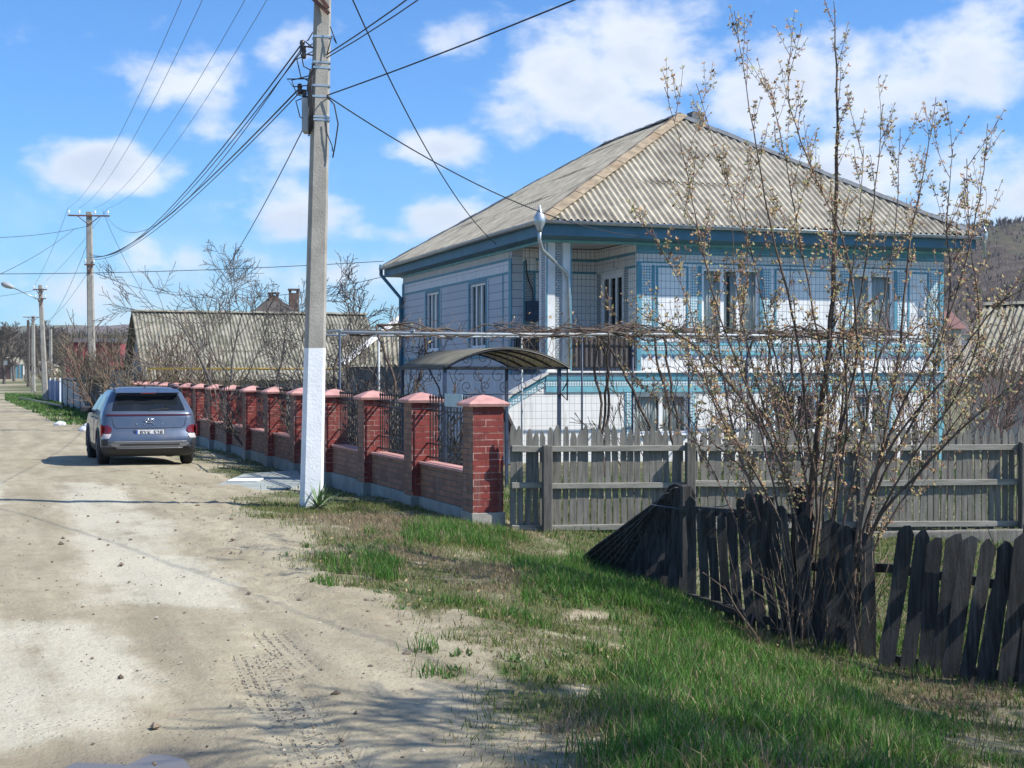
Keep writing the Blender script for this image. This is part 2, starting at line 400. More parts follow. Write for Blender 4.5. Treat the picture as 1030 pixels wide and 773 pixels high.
dirt = t.mix(t.math('MULTIPLY', t.ramp(mid, .5, .72), .55), dirt, (.20, .15, .10))
palef = t.ramp(t.math('ADD', t.math('MULTIPLY', A('pale'), .8), t.math('ADD', t.math('MULTIPLY', t.math('SUBTRACT', t.noise(c, 1.6, 9, .75), .5), 1.7), t.math('MULTIPLY', t.math('SUBTRACT', streak, .5), 1.6))), .25, .95)
palec = t.mix(t.ramp(fine, .3, .7), (.46, .425, .325), (.55, .515, .405))
dirt = t.mix(t.math('MULTIPLY', palef, .75), dirt, palec)
dirt = t.mix(t.math('MULTIPLY', t.ramp(fine, .56, .74), .45), dirt, (.13, .1, .07))
vor = t.add('ShaderNodeTexVoronoi', {'Vector': c, 'Scale': 22.0}, feature='F1')
peb = t.math('MULTIPLY', t.ramp(vor.outputs[0], .22, .10), t.ramp(t.noise(c, 1.6, 4, .6), .48, .62))
dirt = t.mix(t.math('MULTIPLY', peb, .5), dirt, t.mix(t.ramp(t.noise(c, 31, 1), .45, .55), (.12, .09, .065), (.46, .42, .35)))
rows = t.ramp(t.math('SINE', t.math('MULTIPLY', A('tracka'), 2 * math.pi / .062)), .2, .7)
dash = t.ramp(t.math('SINE', t.math('ADD', t.math('MULTIPLY', A('trackl'), 2 * math.pi / .085), t.math('MULTIPLY', A('tracka'), 40.0))), -.5, .3)
trf = t.math('MULTIPLY', t.math('MULTIPLY', A('track'), rows), t.math('MULTIPLY', dash, t.ramp(t.noise(c, 3, 6, .7), .42, .62)))
wetf = t.math('MAXIMUM', A('wet'), t.math('MULTIPLY', trf, .7))
dirt = t.mix(t.math('MULTIPLY', wetf, .7), dirt, (.085, .068, .05))
sod = t.mix(t.ramp(t.noise(c, 6, 6, .65), .35, .65), (.13, .115, .065), (.075, .105, .032))
sod = t.mix(t.math('MULTIPLY', t.ramp(t.noise(c, 3.1, 6, .6), .54, .7), .45), sod, (.23, .18, .11))
sod = t.mix(t.math('MULTIPLY', A('dry'), .45), sod, (.20, .155, .10))
gf = t.ramp(t.math('ADD', A('grassy'), t.math('MULTIPLY', t.math('SUBTRACT', t.noise(c, 4.5, 6, .65), .5), 1.3)), .15, .75)
col = t.mix(gf, dirt, sod)
b = t.add('ShaderNodeBsdfPrincipled', {'Base Color': col, 'Roughness': t.math('SUBTRACT', .93, t.math('MULTIPLY', wetf, .45)), 'Specular IOR Level': .25})
hg = t.math('ADD', t.math('ADD', t.math('MULTIPLY', fine, .6), t.math('MULTIPLY', mid, 1.2)), t.math('MULTIPLY', peb, .8))
hg = t.math('SUBTRACT', hg, t.math('MULTIPLY', trf, .9))
t.set(b, 'Normal', t.add('ShaderNodeBump', {'Height': hg, 'Strength': .75, 'Distance': .03}).outputs[0])
t.l.new(b.outputs[0], t.add('ShaderNodeOutputMaterial').inputs[0])
build_ground()
# ---------------------------------------------------------------- other materials
mat('asbestos', (.40, .36, .28), .9, .25, 3, .3, 60, stain=(.20, .175, .135), stain_amt=.75)
mat('asbestos_old', (.24, .225, .175), .92, .28, 3, .3, 60, stain=(.11, .115, .075), stain_amt=.7)
mat('rust_flashing', (.30, .235, .155), .8, .3, 5, .1, stain=(.22, .13, .07), stain_amt=.5)
mat('dark_ridge', (.13, .14, .15), .7, .2, 4)
mat('blue_fascia', (.06, .16, .225), .55, .15, 3, .05, stain=(.08, .12, .15), stain_amt=.4)
mat('blue_trim', (.10, .28, .36), .55, .15, 5)
mat('deep_blue', (.05, .13, .26), .5, .15, 5)
mat('turquoise', (.16, .42, .50), .55, .15, 5, stain=(.2, .35, .36), stain_amt=.3)
mat('white_plaster', (.72, .72, .70), .8, .08, 4, .15, 50, stain=(.5, .48, .44), stain_amt=.35)
mat('cream_ceiling', (.55, .53, .50), .85, .06, 3)
mat('pvc_white', (.80, .80, .80), .35, .03, 5)
mat('galvanised', (.42, .47, .50), .38, .12, 8, metal=.7)
mat('dark_iron', (.022, .024, .028), .5, .3, 8, metal=.3)
mat('blue_iron', (.03, .05, .09), .5, .3, 8)
mat('rail_panel', (.11, .095, .09), .6, .2, 4)
mat('curtain', (.80, .82, .79), .9, .12, 9, stretch=(6, 6, .4))
mat('lace', (.62, .64, .62), .9, .2, 14, stretch=(5, 5, .6))
mat('concrete', (.33, .31, .27), .9, .16, 3.5, .4, 45, stain=(.22, .20, .17), stain_amt=.5)
mat('plinth_concrete', (.24, .265, .25), .85, .15, 3, .3, 40, stain=(.22, .22, .19), stain_amt=.6)
mat('whitewash', (.74, .76, .78), .85, .07, 4, .3, 30, stain=(.55, .53, .48), stain_amt=.35)
mat('slab_concrete', (.30, .33, .31), .85, .15, 3, .35, 35, stain=(.26, .25, .2), stain_amt=.5)
mat('pink_cap', (.50, .26, .23), .7, .18, 5, .2, 30, stain=(.33, .22, .19), stain_amt=.55)
mat('red_paint', (.34, .05, .04), .5, .15, 5, .1)
mat('cable', (.02, .02, .022), .6, .1, 3)
mat('cable_grey', (.10, .12, .14), .6, .1, 3)
mat('ceramic', (.06, .045, .04), .3, .1, 3)
mat('box_grey', (.33, .34, .34), .5, .1, 6)
mat('grey_wood', (.205, .192, .165), .9, .28, 5, .5, 50, stretch=(5, 5, .6), stain=(.12, .12, .105), stain_amt=.5)
mat('grey_wood_light', (.29, .275, .235), .9, .22, 5, .4, 50, stretch=(.6, 5, 5), stain=(.2, .19, .16), stain_amt=.5)
mat('dark_wood', (.058, .055, .053), .85, .55, 7, .9, 60, stretch=(6, 6, .35), stain=(.16, .155, .145), stain_amt=.6)
mat('bark', (.12, .085, .065), .9, .3, 14, .6, 60, stretch=(1, 1, .4), stain=(.2, .17, .14), stain_amt=.4)
mat('bark_pink', (.20, .13, .115), .85, .25, 14, .4, 60)
mat('bark_grey', (.13, .115, .10), .9, .3, 8, .3, 60)
mat('bark_far', (.115, .098, .085), .95, .25, 4)
mat('twig_brown', (.17, .12, .085), .85, .25, 10)
mat('vine_bark', (.10, .075, .06), .9, .35, 12, .5, 60)
mat('vine_leaf_dry', (.34, .26, .13), .8, .25, 8)
mat('canopy_sheet', (.27, .255, .185), .5, .12, 2, stain=(.16, .155, .11), stain_amt=.5)
mat('pipe_white', (.38, .42, .44), .5, .1, 6, stain=(.3, .25, .2), stain_amt=.4)
mat('gas_pipe', (.40, .27, .06), .6, .2, 6)
mat('yucca_leaf', (.12, .20, .09), .5, .3, 12, stain=(.42, .42, .2), stain_amt=.5)
mat('stone', (.34, .31, .27), .9, .3, 6, .4, 30)
mat('clod', (.20, .155, .11), .95, .35, 9, .4, 60)
mat('tin_dark', (.06, .075, .10), .45, .15, 3)
mat('tin_grey', (.26, .28, .30), .5, .15, 3, stain=(.17, .17, .17), stain_amt=.4)
mat('tin_blue', (.035, .10, .28), .5, .15, 3)
mat('tin_red', (.30, .045, .06), .55, .15, 1.5, stain=(.2, .05, .05), stain_amt=.4)
mat('wall_far', (.42, .36, .29), .9, .1, 1)
mat('wall_grey', (.30, .29, .27), .9, .15, 1.5, .2)
mat('dark_tile', (.075, .065, .06), .7, .2, 4)
mat('chimney_brick', (.13, .085, .07), .9, .2, 5)
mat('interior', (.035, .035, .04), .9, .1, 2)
brickmat('brick_brown', (.30, .145, .085), (.17, .08, .052), (.10, .082, .068), .25, .075, .008, rough=.75)
brickmat('brick_red', (.25, .042, .032), (.17, .028, .023), (.16, .04, .033), .31, .078, .007, rough=.6, bump=1.0, var=.5, dirt=.3, spec=.4, mortar2=(.46, .27, .23))
brickmat('tile_front', (.83, .83, .81), (.78, .79, .78), (.26, .29, .33), .105, .155, .006, off=0, rough=.35, bump=.25, var=.09, dirt=.2)
brickmat('tile_small', (.70, .68, .66), (.62, .62, .62), (.24, .25, .28), .10, .30, .006, off=0, rough=.4, bump=.15, var=.08, dirt=.15)
brickmat('tile_low', (.83, .82, .79), (.78, .78, .76), (.34, .35, .38), .125, .155, .004, off=0, rough=.4, bump=.25, var=.09, dirt=.25)
brickmat('siding', (.50, .53, .57), (.44, .47, .51), (.13, .15, .2), 3.0, .19, .008, off=.5, rough=.5, bump=.2, var=.06, dirt=.08)
brickmat('dots', (.70, .72, .70), (.62, .66, .64), (.14, .33, .42), .06, .06, .011, off=0, rough=.5, bump=.1, var=.05, dirt=.05)
brickmat('dots_strip', (.50, .47, .40), (.36, .38, .38), (.10, .17, .24), .075, .055, .008, off=.5, rough=.5, bump=.1, var=.1, dirt=.05)
def glassmat(name, col, rough=.06):
    m = bpy.data.materials.new(name); m.use_nodes = True; t = NT(m.node_tree)
    b = t.add('ShaderNodeBsdfPrincipled', {'Base Color': col, 'Roughness': rough, 'Specular IOR Level': .6})
    tr = t.add('ShaderNodeBsdfTransparent', {'Color': (.95, .97, .97)})
    mx = t.add('ShaderNodeMixShader', {0: .85})
    t.l.new(b.outputs[0], mx.inputs[1]); t.l.new(tr.outputs[0], mx.inputs[2])
    t.l.new(mx.outputs[0], t.add('ShaderNodeOutputMaterial').inputs[0]); MT[name] = m
glassmat('glass', (.02, .025, .03))
# translucent polycarbonate-like sheet
t = NT(MT['canopy_sheet'].node_tree) if False else None
m = bpy.data.materials.new('polycarbonate'); m.use_nodes = True; t = NT(m.node_tree); MT['polycarbonate'] = m
c = t.add('ShaderNodeTexCoord').outputs['Object']
cc = t.mix(t.ramp(t.noise(c, 2.5, 6, .6), .3, .7), (.25, .24, .19), (.36, .34, .28))
d1 = t.add('ShaderNodeBsdfDiffuse', {'Color': cc}); d2 = t.add('ShaderNodeBsdfTranslucent', {'Color': cc})
mx = t.add('ShaderNodeMixShader', {0: .45, 1: d1.outputs[0], 2: d2.outputs[0]})
t.l.new(mx.outputs[0], t.add('ShaderNodeOutputMaterial').inputs[0])
# water of the puddle
m = bpy.data.materials.new('muddy_water'); m.use_nodes = True; t = NT(m.node_tree); MT['muddy_water'] = m
c = t.add('ShaderNodeTexCoord').outputs['Object']
b = t.add('ShaderNodeBsdfPrincipled', {'Base Color': (.15, .125, .095), 'Roughness': .2, 'Specular IOR Level': .3})
t.set(b, 'Normal', t.add('ShaderNodeBump', {'Height': t.noise(c, 9, 3), 'Strength': .06, 'Distance': .01}).outputs[0])
t.l.new(b.outputs[0], t.add('ShaderNodeOutputMaterial').inputs[0])
cx_ = sum(p[0] for p in PUDDLE) / len(PUDDLE); cy_ = sum(p[1] for p in PUDDLE) / len(PUDDLE)
mb = MB(); pz = hz(cx_, cy_) - .035; rr = random.Random(3)
mb.face([(cx_ + 1.45 * (p[0] - cx_), cy_ + 1.45 * (p[1] - cy_), pz) for p in PUDDLE])
tag(mb.build('puddle', MT['muddy_water']), kind='structure')
# ---------------------------------------------------------------- hills
def hill(name, pts, base_y, depth, matn, zbase, seed, amp):
    "a ridge: crest given as (x, z) at distance base_y+depth, falling to the ground nearer"
    rg = random.Random(seed); nu, nv = 160, 24; mb = MB()
    xs = np.linspace(pts[0][0], pts[-1][0], nu); zs = np.interp(xs, [p[0] for p in pts], [p[1] for p in pts])
    for j in range(nv + 6):
        for i in range(nu):
            if j <= nv:
                q = j / nv; zz = zbase + (zs[i] - zbase) * (q ** 1.15); y = base_y + depth * q
            else:
                q = (j - nv) / 6; zz = zs[i] * (1 - q) + zbase * q * .5; y = base_y + depth * (1 + q)
            nz = mnoise.fractal(Vector((xs[i] * .012, y * .012, seed)), 1, 2.1, 6) * amp * min(1, j / 4)
            mb.v.append((xs[i] * (y / (base_y + depth)) ** .5, y, zz + nz))
    for j in range(nv + 5):
        for i in range(nu - 1):
            a = j * nu + i; mb.f.append((a, a + 1, a + nu + 1, a + nu)); mb.m.append(0)
    o = mb.build(name, MT[matn], smooth=True, fix=False); tag(o, kind='structure'); return o
def hillmat(name, c1, c2, c3, sc):
    m = bpy.data.materials.new(name); m.use_nodes = True; t = NT(m.node_tree); MT[name] = m
    c = t.add('ShaderNodeTexCoord').outputs['Object']
    n = t.noise(c, sc, 9, .72); n2 = t.noise(t.mapping(c, (1, .25, 1)), sc * .2, 5, .6)
    cl = t.mix(t.ramp(n, .35, .65), c1, c2); cl = t.mix(t.ramp(n2, .5, .62), cl, c3)
    b = t.add('ShaderNodeBsdfPrincipled', {'Base Color': cl, 'Roughness': 1, 'Specular IOR Level': 0})
    t.set(b, 'Normal', t.add('ShaderNodeBump', {'Height': n, 'Strength': 1, 'Distance': 3}).outputs[0])
    t.l.new(b.outputs[0], t.add('ShaderNodeOutputMaterial').inputs[0])
hillmat('hill_forest', (.085, .07, .062), (.15, .125, .105), (.11, .11, .075), .09)
hillmat('hill_far', (.10, .075, .07), (.16, .13, .12), (.13, .14, .085), .012)
YR = 620
hill('hillside', [(P(px, py, YR).x, P(px, py, YR).z) for px, py in [(560, 385), (700, 330), (850, 275), (935, 238), (975, 230), (1030, 225), (1100, 205), (1250, 190), (1600, 230)]], 300, 320, 'hill_forest', 2, 2, 3)
YL = 2600
hill('far_hill', [(P(px, py, YL).x, P(px, py, YL).z) for px, py in [(-900, 340), (-300, 325), (0, 327), (120, 328), (250, 331), (420, 335), (700, 330), (1100, 300), (1500, 320)]], 900, 1700, 'hill_far', 3, 5, 5)
# ---------------------------------------------------------------- the two-storey house
def corr_face(mb, E0, a, n, L, tmax, m, per=.15, amp=.029, sheet=1.55, z0=4.88, over=.024, t_lo=0.0, sub=8, mi=0):
    "corrugated sheets: E0 eave start, a along the eave, n inward (unit, horizontal), rise m per metre"
    ns = int(L / per * sub); ds = L / ns
    rows = []; tt = t_lo
    top = max(tmax(k * ds) for k in range(ns + 1))
    while tt < top: rows.append((tt, min(tt + sheet, top))); tt += sheet
    for ri, (ta, tb) in enumerate(rows):
        prev = None
        for k in range(ns + 1):
            s = k * ds; tm = tmax(s)
            if tm <= ta + 1e-4: prev = None; continue
            te = min(tb + (.06 if tb < top else 0), tm)
            wz = amp * math.sin(2 * math.pi * s / per)
            sag = .012 * math.sin(s * 1.3 + ri * 2) 
            jog = .008 * math.sin(int(s / 1.1) * 12.9 + ri * 7)
            p = Vector(E0) + Vector(a) * s
            lo = p + Vector(n) * (ta - .03 + jog); lo.z = z0 + (ta - .03) * m + wz + over + sag
            hi = p + Vector(n) * te; hi.z = z0 + te * m + wz + sag
            i = len(mb.v); mb.v += [tuple(lo), tuple(hi)]
            if prev is not None: mb.f.append((prev, i, i + 1, prev + 1)); mb.m.append(mi)
            prev = i
def wall_holes(mb, axis, fixed0, fixed1, r0, r1, z0, z1, holes, m=0):
    us = sorted(set([r0, r1] + [h[0] for h in holes] + [h[1] for h in holes])); zs = sorted(set([z0, z1] + [h[2] for h in holes] + [h[3] for h in holes]))
    for i in range(len(us) - 1):
        for j in range(len(zs) - 1):
            uc = (us[i] + us[i + 1]) / 2; zc = (zs[j] + zs[j + 1]) / 2
            if any(h[0] < uc < h[1] and h[2] < zc < h[3] for h in holes): continue
            if axis == 'x': mb.box(us[i], us[i + 1], fixed0, fixed1, zs[j], zs[j + 1], m)
            else: mb.box(fixed0, fixed1, us[i], us[i + 1], zs[j], zs[j + 1], m)
def window(parent, axis, pos, out, u0, u1, z0, z1, splits, curtain=True, name='window', seed=0, depth=.09, dark=0):
    """window in a wall plane; axis 'x' = wall runs along x with outside at -y (pos = y of the wall face), axis 'y' = runs along y, outside at -x"""
    def bx(mb, ua, ub, da, db, za, zb, m=0):
        if axis == 'x': mb.box(ua, ub, pos + da, pos + db, za, zb, m)
        else: mb.box(pos + da, pos + db, ua, ub, za, zb, m)
    f = MB(); fw = .055
    bx(f, u0, u1, depth - .06, depth, z0, z0 + fw); bx(f, u0, u1, depth - .06, depth, z1 - fw, z1)
    cs = [u0] + [u0 + (u1 - u0) * q for q in splits] + [u1]
    bx(f, u0, u0 + fw, depth - .058, depth - .002, z0 + fw, z1 - fw); bx(f, u1 - fw, u1, depth - .058, depth - .002, z0 + fw, z1 - fw)
    for c_ in cs[1:-1]: bx(f, c_ - .045, c_ + .045, depth - .055, depth - .004, z0 + fw, z1 - fw)
    fo = f.build(name, MT['pvc_white'], parent, bevel=.006)
    g = MB(); bx(g, u0 + fw, u1 - fw, depth - .03, depth - .024, z0 + fw, z1 - fw); g.build('pane', MT['glass'], fo)
    s_ = MB(); bx(s_, u0 - .03, u1 + .03, -.07, depth - .061, z0 - .035, z0 - .004); s_.build('sill', MT['pvc_white'], fo, bevel=.004)
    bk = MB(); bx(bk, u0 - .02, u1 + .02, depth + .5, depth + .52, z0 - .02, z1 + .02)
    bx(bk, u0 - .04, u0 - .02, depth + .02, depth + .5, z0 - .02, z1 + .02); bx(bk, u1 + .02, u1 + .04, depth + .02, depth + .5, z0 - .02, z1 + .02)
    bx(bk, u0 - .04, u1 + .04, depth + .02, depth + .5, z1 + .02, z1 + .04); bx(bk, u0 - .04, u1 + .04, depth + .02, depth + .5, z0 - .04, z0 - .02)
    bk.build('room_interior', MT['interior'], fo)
    if curtain:
        rg = random.Random(seed); cu = MB()
        for (ca, cb) in ([(u0, u0 + (u1 - u0) * .3), (u1 - (u1 - u0) * .26, u1)] if dark == 0 else ([(u0, u0 + (u1 - u0) * .22)] if dark == 1 else [(u0, u0 + (u1 - u0) * .5), (u0 + (u1 - u0) * .56, u1)])):
            N = 30; prev = None
            for k in range(N + 1):
                u = ca + (cb - ca) * k / N; d = depth + .10 + .02 * math.sin(k * 1.9 + rg.random() * .6)
                pa = (u, pos + d, z0 + .02) if axis == 'x' else (pos + d, u, z0 + .02); pb = (pa[0], pa[1], z1 - .02)
                i = len(cu.v); cu.v += [pa, pb]
                if prev is not None: cu.f.append((prev, i, i + 1, prev + 1)); cu.m.append(0)
                prev = i
        cu.build('curtain', MT['curtain'], fo, smooth=True, solid=.004)
    return fo
W_, D_ = 9.76, 12.2; FZ = 1.70; ST = 4.55; LX = 2.04; LY = 2.3
house = empty('two_storey_house', (.735, 30.73, 0), R(18.6), 'white tiled two-storey house with turquoise trim, corner loggia and grey corrugated hipped roof', 'house')
ox, oy = .35, .65; X0, X1 = -.35, 10.22; Y0, Y1 = -.65, 13.2; EZ = 4.88
RA, RB = 3.85, 8.6; ax_ = (X0 + X1) / 2 - .08; APZ = 8.06
mf = (APZ - EZ) / (RA - Y0); mbk = (APZ - EZ) / (Y1 - RB); msd = (APZ - EZ) / (ax_ - X0)
Lf = X1 - X0; Ls = Y1 - Y0
rf = MB()
corr_face(rf, (X0, Y0, 0), (1, 0, 0), (0, 1, 0), Lf, lambda s: (RA - Y0) * min(s / (ax_ - X0), (Lf - s) / (X1 - ax_)), mf)
corr_face(rf, (X1, Y1, 0), (-1, 0, 0), (0, -1, 0), Lf, lambda s: (Y1 - RB) * min(s / (X1 - ax_), (Lf - s) / (ax_ - X0)), mbk)
def side_t(s, a, b, w_): return w_ * min(1, s / a, (Ls - s) / b)
corr_face(rf, (X0, Y1, 0), (0, -1, 0), (1, 0, 0), Ls, lambda s: side_t(s, Y1 - RB, RA - Y0, ax_ - X0), msd)
corr_face(rf, (X1, Y0, 0), (0, 1, 0), (-1, 0, 0), Ls, lambda s: side_t(s, RA - Y0, Y1 - RB, X1 - ax_), (APZ - EZ) / (X1 - ax_))
roof = rf.build('roof', MT['asbestos'], house, fix=False, solid=.007)
def cap(mb, A, B, w, up=.04, drop=.10, m=0):
    A = Vector(A); B = Vector(B); d = (B - A).normalized(); x = d.cross(Vector((0, 0, 1))).normalized()
    N = 14; 
    for k in range(N):
        a = A.lerp(B, k / N); b = A.lerp(B, (k + 1) / N + .006); l = .012 * (k % 2)
        for sg in (-1, 1):
            p = [a + Vector((0, 0, up + l)), b + Vector((0, 0, up + l)), b + x * sg * w + Vector((0, 0, up - drop + l)), a + x * sg * w + Vector((0, 0, up - drop + l))]
            mb.face(p if sg > 0 else p[::-1], m)
EE = EZ + .01
h1 = MB(); cap(h1, (X0 - .02, Y0 - .02, EE), (ax_, RA, APZ), .20, .045, .09); h1.build('hip_flashing', MT['rust_flashing'], roof, fix=False, solid=.008)
h1 = MB(); cap(h1, (X1 + .02, Y0 - .02, EE), (ax_, RA, APZ), .13, .05, .10); h1.build('hip_flashing', MT['dark_ridge'], roof, fix=False, solid=.008)
h1 = MB(); cap(h1, (ax_, RA - .05, APZ), (ax_, RB, APZ), .16, .06, .10); cap(h1, (X0, Y1, EE), (ax_, RB, APZ), .13, .05, .1); cap(h1, (X1, Y1, EE), (ax_, RB, APZ), .13, .05, .1)
h1.build('ridge_cap', MT['dark_ridge'], roof, fix=False, solid=.008)
# boxed eaves: sloping blue boards from the eave edge in to the wall head
ev = MB(); t0 = 4.59; e = .03
def eave_ring(zo, zi, xi, mb, m=0):
    o_ = [(X0 + e, Y0 + e, zo), (X1 - e, Y0 + e, zo), (X1 - e, Y1 - e, zo), (X0 + e, Y1 - e, zo)]; i_ = [(-xi, -xi, zi), (W_ + xi, -xi, zi), (W_ + xi, D_ + xi, zi), (-xi, D_ + xi, zi)]
    for k in range(4):
        k2 = (k + 1) % 4; mb.face([o_[k], o_[k2], i_[k2], i_[k]], m)
    return o_, i_
eave_ring(t0, ST, .03, ev)
for (a, b) in (((X0 + e, Y0 + e), (X1 - e, Y0 + e)), ((X1 - e, Y0 + e), (X1 - e, Y1 - e)), ((X1 - e, Y1 - e), (X0 + e, Y1 - e)), ((X0 + e, Y1 - e), (X0 + e, Y0 + e))):
    ev.face([(a[0], a[1], t0), (b[0], b[1], t0), (b[0], b[1], EZ - .035), (a[0], a[1], EZ - .035)])
ev.build('eaves_board', MT['blue_fascia'], house, fix=False, solid=.02)
mo = MB()
for (x0, x1, y0, y1) in ((-.06, W_ + .06, -.06, 0.0), (-.06, 0.0, 0.002, D_), (W_, W_ + .06, 0.002, D_)):
    mo.box(x0, x1, y0, y1, ST - .07, ST + .02)
mo.build('cornice_moulding', MT['turquoise'], house, bevel=.01)
cl = MB(); cl.box(.03, LX, .03, LY, ST + .02, ST + .06); cl.build('loggia_ceiling', MT['cream_ceiling'], house)
# --- upper walls
uw = [(3.60, 4.98, 2.52, 4.02), (7.35, 8.42, 2.52, 3.98)]
lw = [(4.25, 5.55, 2.35, 3.90), (8.35, 9.6, 2.35, 3.90)]
wm = MB()
wall_holes(wm, 'x', 0, .25, LX, W_, FZ, ST, uw, 0)
wall_holes(wm, 'y', 0, .25, LY, D_, FZ, ST, lw, 1)
wm.box(W_ - .25, W_, .25, D_, FZ, ST, 1); wm.box(.25, W_ - .25, D_ - .25, D_, FZ, ST, 1)
wall_holes(wm, 'y', LX, LX + .2, .25, LY, FZ, ST, [(.75, 1.95, FZ, 3.95)], 0)
wm.box(.25, LX + .2, LY, LY + .2, FZ, ST, 0)
wm.box(0, W_, 0, D_, FZ - .2, FZ, 2)
wm.build('upper_wall', [MT['tile_front'], MT['siding'], MT['white_plaster']], house)
# --- lower walls
lwn = [(1.95, 3.25, .42, 1.28), (7.35, 8.3, .40, 1.25), (5.35, 6.45, .42, 1.28)]
lm = MB(); wall_holes(lm, 'x', .0, .3, 0.0, W_, -.75, FZ - .2, lwn, 0)
lm.box(0, .3, .3, D_, -.75, FZ - .2, 1); lm.box(W_ - .3, W_, .3, D_, -.75, FZ - .2, 1); lm.box(.3, W_ - .3, D_ - .3, D_, -.75, FZ - .2, 1)
lm.build('lower_wall', [MT['tile_low'], MT['white_plaster']], house)
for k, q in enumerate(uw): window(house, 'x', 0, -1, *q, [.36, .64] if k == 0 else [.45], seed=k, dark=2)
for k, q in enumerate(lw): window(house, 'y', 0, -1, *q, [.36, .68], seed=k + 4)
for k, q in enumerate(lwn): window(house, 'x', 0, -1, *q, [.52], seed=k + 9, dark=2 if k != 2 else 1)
# --- trim on the front
tr = MB(); dt = MB(); tq = MB(); wh = MB(); sm_ = MB()
def fr(mb, u0, u1, z0, z1, d=.012): mb.box(u0, u1, -d, -.0015, z0, z1)
eb = MB(); eb.box(LX, W_, -.014, -.0015, 4.36, ST - .071); eb.build('eaves_fillet', MT['blue_trim'], house); eb = MB(); eb.box(-.016, -.0015, LY + .17, D_ - .16, 4.335, ST - .071); eb.build('eaves_fillet', MT['cream_ceiling'], house)
fr(tr, LX, W_, 4.30, 4.352, .02); fr(tr, LX, W_, 4.10, 4.135, .014)
fr(sm_, LX, W_, 4.137, 4.298, .006)
fr(tr, LX, LX + .10, FZ, 4.098, .03); fr(dt, LX + .11, LX + .36, 2.45, 4.06, .010); fr(tr, LX + .37, LX + .43, 2.45, 4.06, .016)
for (a, b) in ((2.55, 3.22), (5.42, 6.85), (8.85, 9.32)):
    fr(tr, a - .05, a, 2.46, 4.05, .014); fr(tr, b, b + .05, 2.46, 4.05, .014); fr(tr, a, b, 4.01, 4.055, .013)
for (a, b) in ((3.32, 3.52), (5.08, 5.28), (7.05, 7.27), (8.52, 8.72)):
    fr(dt, a, b, 2.50, 4.04, .011)
fr(tr, 3.50, 3.585, 2.47, 4.07, .018); fr(tr, 4.995, 5.07, 2.47, 4.07, .018); fr(tr, 7.27, 7.335, 2.47, 4.07, .018); fr(tr, 8.435, 8.51, 2.47, 4.07, .018)
fr(tr, W_ - .12, W_, FZ, 4.098, .03); fr(dt, W_ - .36, W_ - .14, 2.45, 4.06, .010)
fr(tq, LX + .10, W_ - .12, 2.33, 2.40, .02); fr(tq, LX + .1, W_ - .12, 2.13, 2.20, .018); fr(dt, LX + .1, W_ - .12, 2.21, 2.32, .012)
fr(tq, LX, W_, 1.66, 1.73, .05)
# loggia floor edge and frieze of the lower storey
fr(wh, -.05, W_, 1.735, 1.775, .09)
tr.box(-.03, W_, -.045, -.002, 1.57, 1.655)
dt.box(-.03, W_, -.035, -.002, 1.46, 1.565)
tq.box(-.03, W_, -.03, -.0025, 1.325, 1.455)
for (a, b, c_, d) in lwn:
    fr(tq, a - .17, a - .02, c_ - .3, 1.32, .018); fr(tq, b + .02, b + .17, c_ - .3, 1.32, .018)
    fr(dt, a - .14, a - .05, c_ - .25, 1.31, .026); fr(dt, b + .05, b + .14, c_ - .25, 1.31, .026)
fr(tq, W_ - .14, W_, -.5, 1.32, .03)
tr.build('facade_trim', MT['blue_trim'], house, bevel=.004); dt.build_each('dotted_band', MT['dots'], house); tq.build('turquoise_band', MT['turquoise'], house, bevel=.004)
wh.build('loggia_coping', MT['white_plaster'], house, bevel=.006); sm_.build('tile_frieze', MT['tile_small'], house)
# diamonds row under the upper windows, built as little raised tiles
dm = MB(); x = LX + .2
while x < W_ - .2:
    dm.prism([(x - .07, 2.105), (x, 2.04), (x + .07, 2.105)], 'y', -.012, -.002); x += .17
dm.build('ornament_row', MT['deep_blue'], house)
# --- trim on the street side
ts = MB(); t2 = MB(); fz = MB(); dl = MB()
def fs(mb, u0, u1, z0, z1, d=.012): mb.box(-d, -.0015, u0, u1, z0, z1)
fs(ts, LY, D_, 4.28, 4.33, .02); fs(ts, LY + .2, D_ - .2, 3.98, 4.03, .016); fs(fz, LY + .2, D_ - .2, 4.033, 4.277, .008)
fs(t2, LY, LY + .17, FZ, 4.278, .03); fs(t2, D_ - .16, D_, FZ, 4.278, .03)
fs(ts, LY + .62, LY + .67, 2.2, 3.978, .014)
for (a, b, c_, d) in lw:
    fs(t2, a - .11, a - .01, c_ - .1, d + .07, .02); fs(t2, b + .01, b + .11, c_ - .1, d + .07, .02); fs(t2, a - .01, b + .01, d + .01, d + .07, .019)
    fs(dl, a - .22, a - .115, c_ - .1, d + .05, .012); fs(dl, b + .115, b + .22, c_ - .1, d + .05, .012)
fs(ts, LY, D_, 2.08, 2.16, .02)
ts.build('facade_trim', MT['blue_trim'], house); t2.build_each('pilaster', MT['blue_trim'], house, bevel=.005); fz.build('tile_frieze', MT['tile_small'], house); dl.build_each('dotted_band', MT['dots'], house)
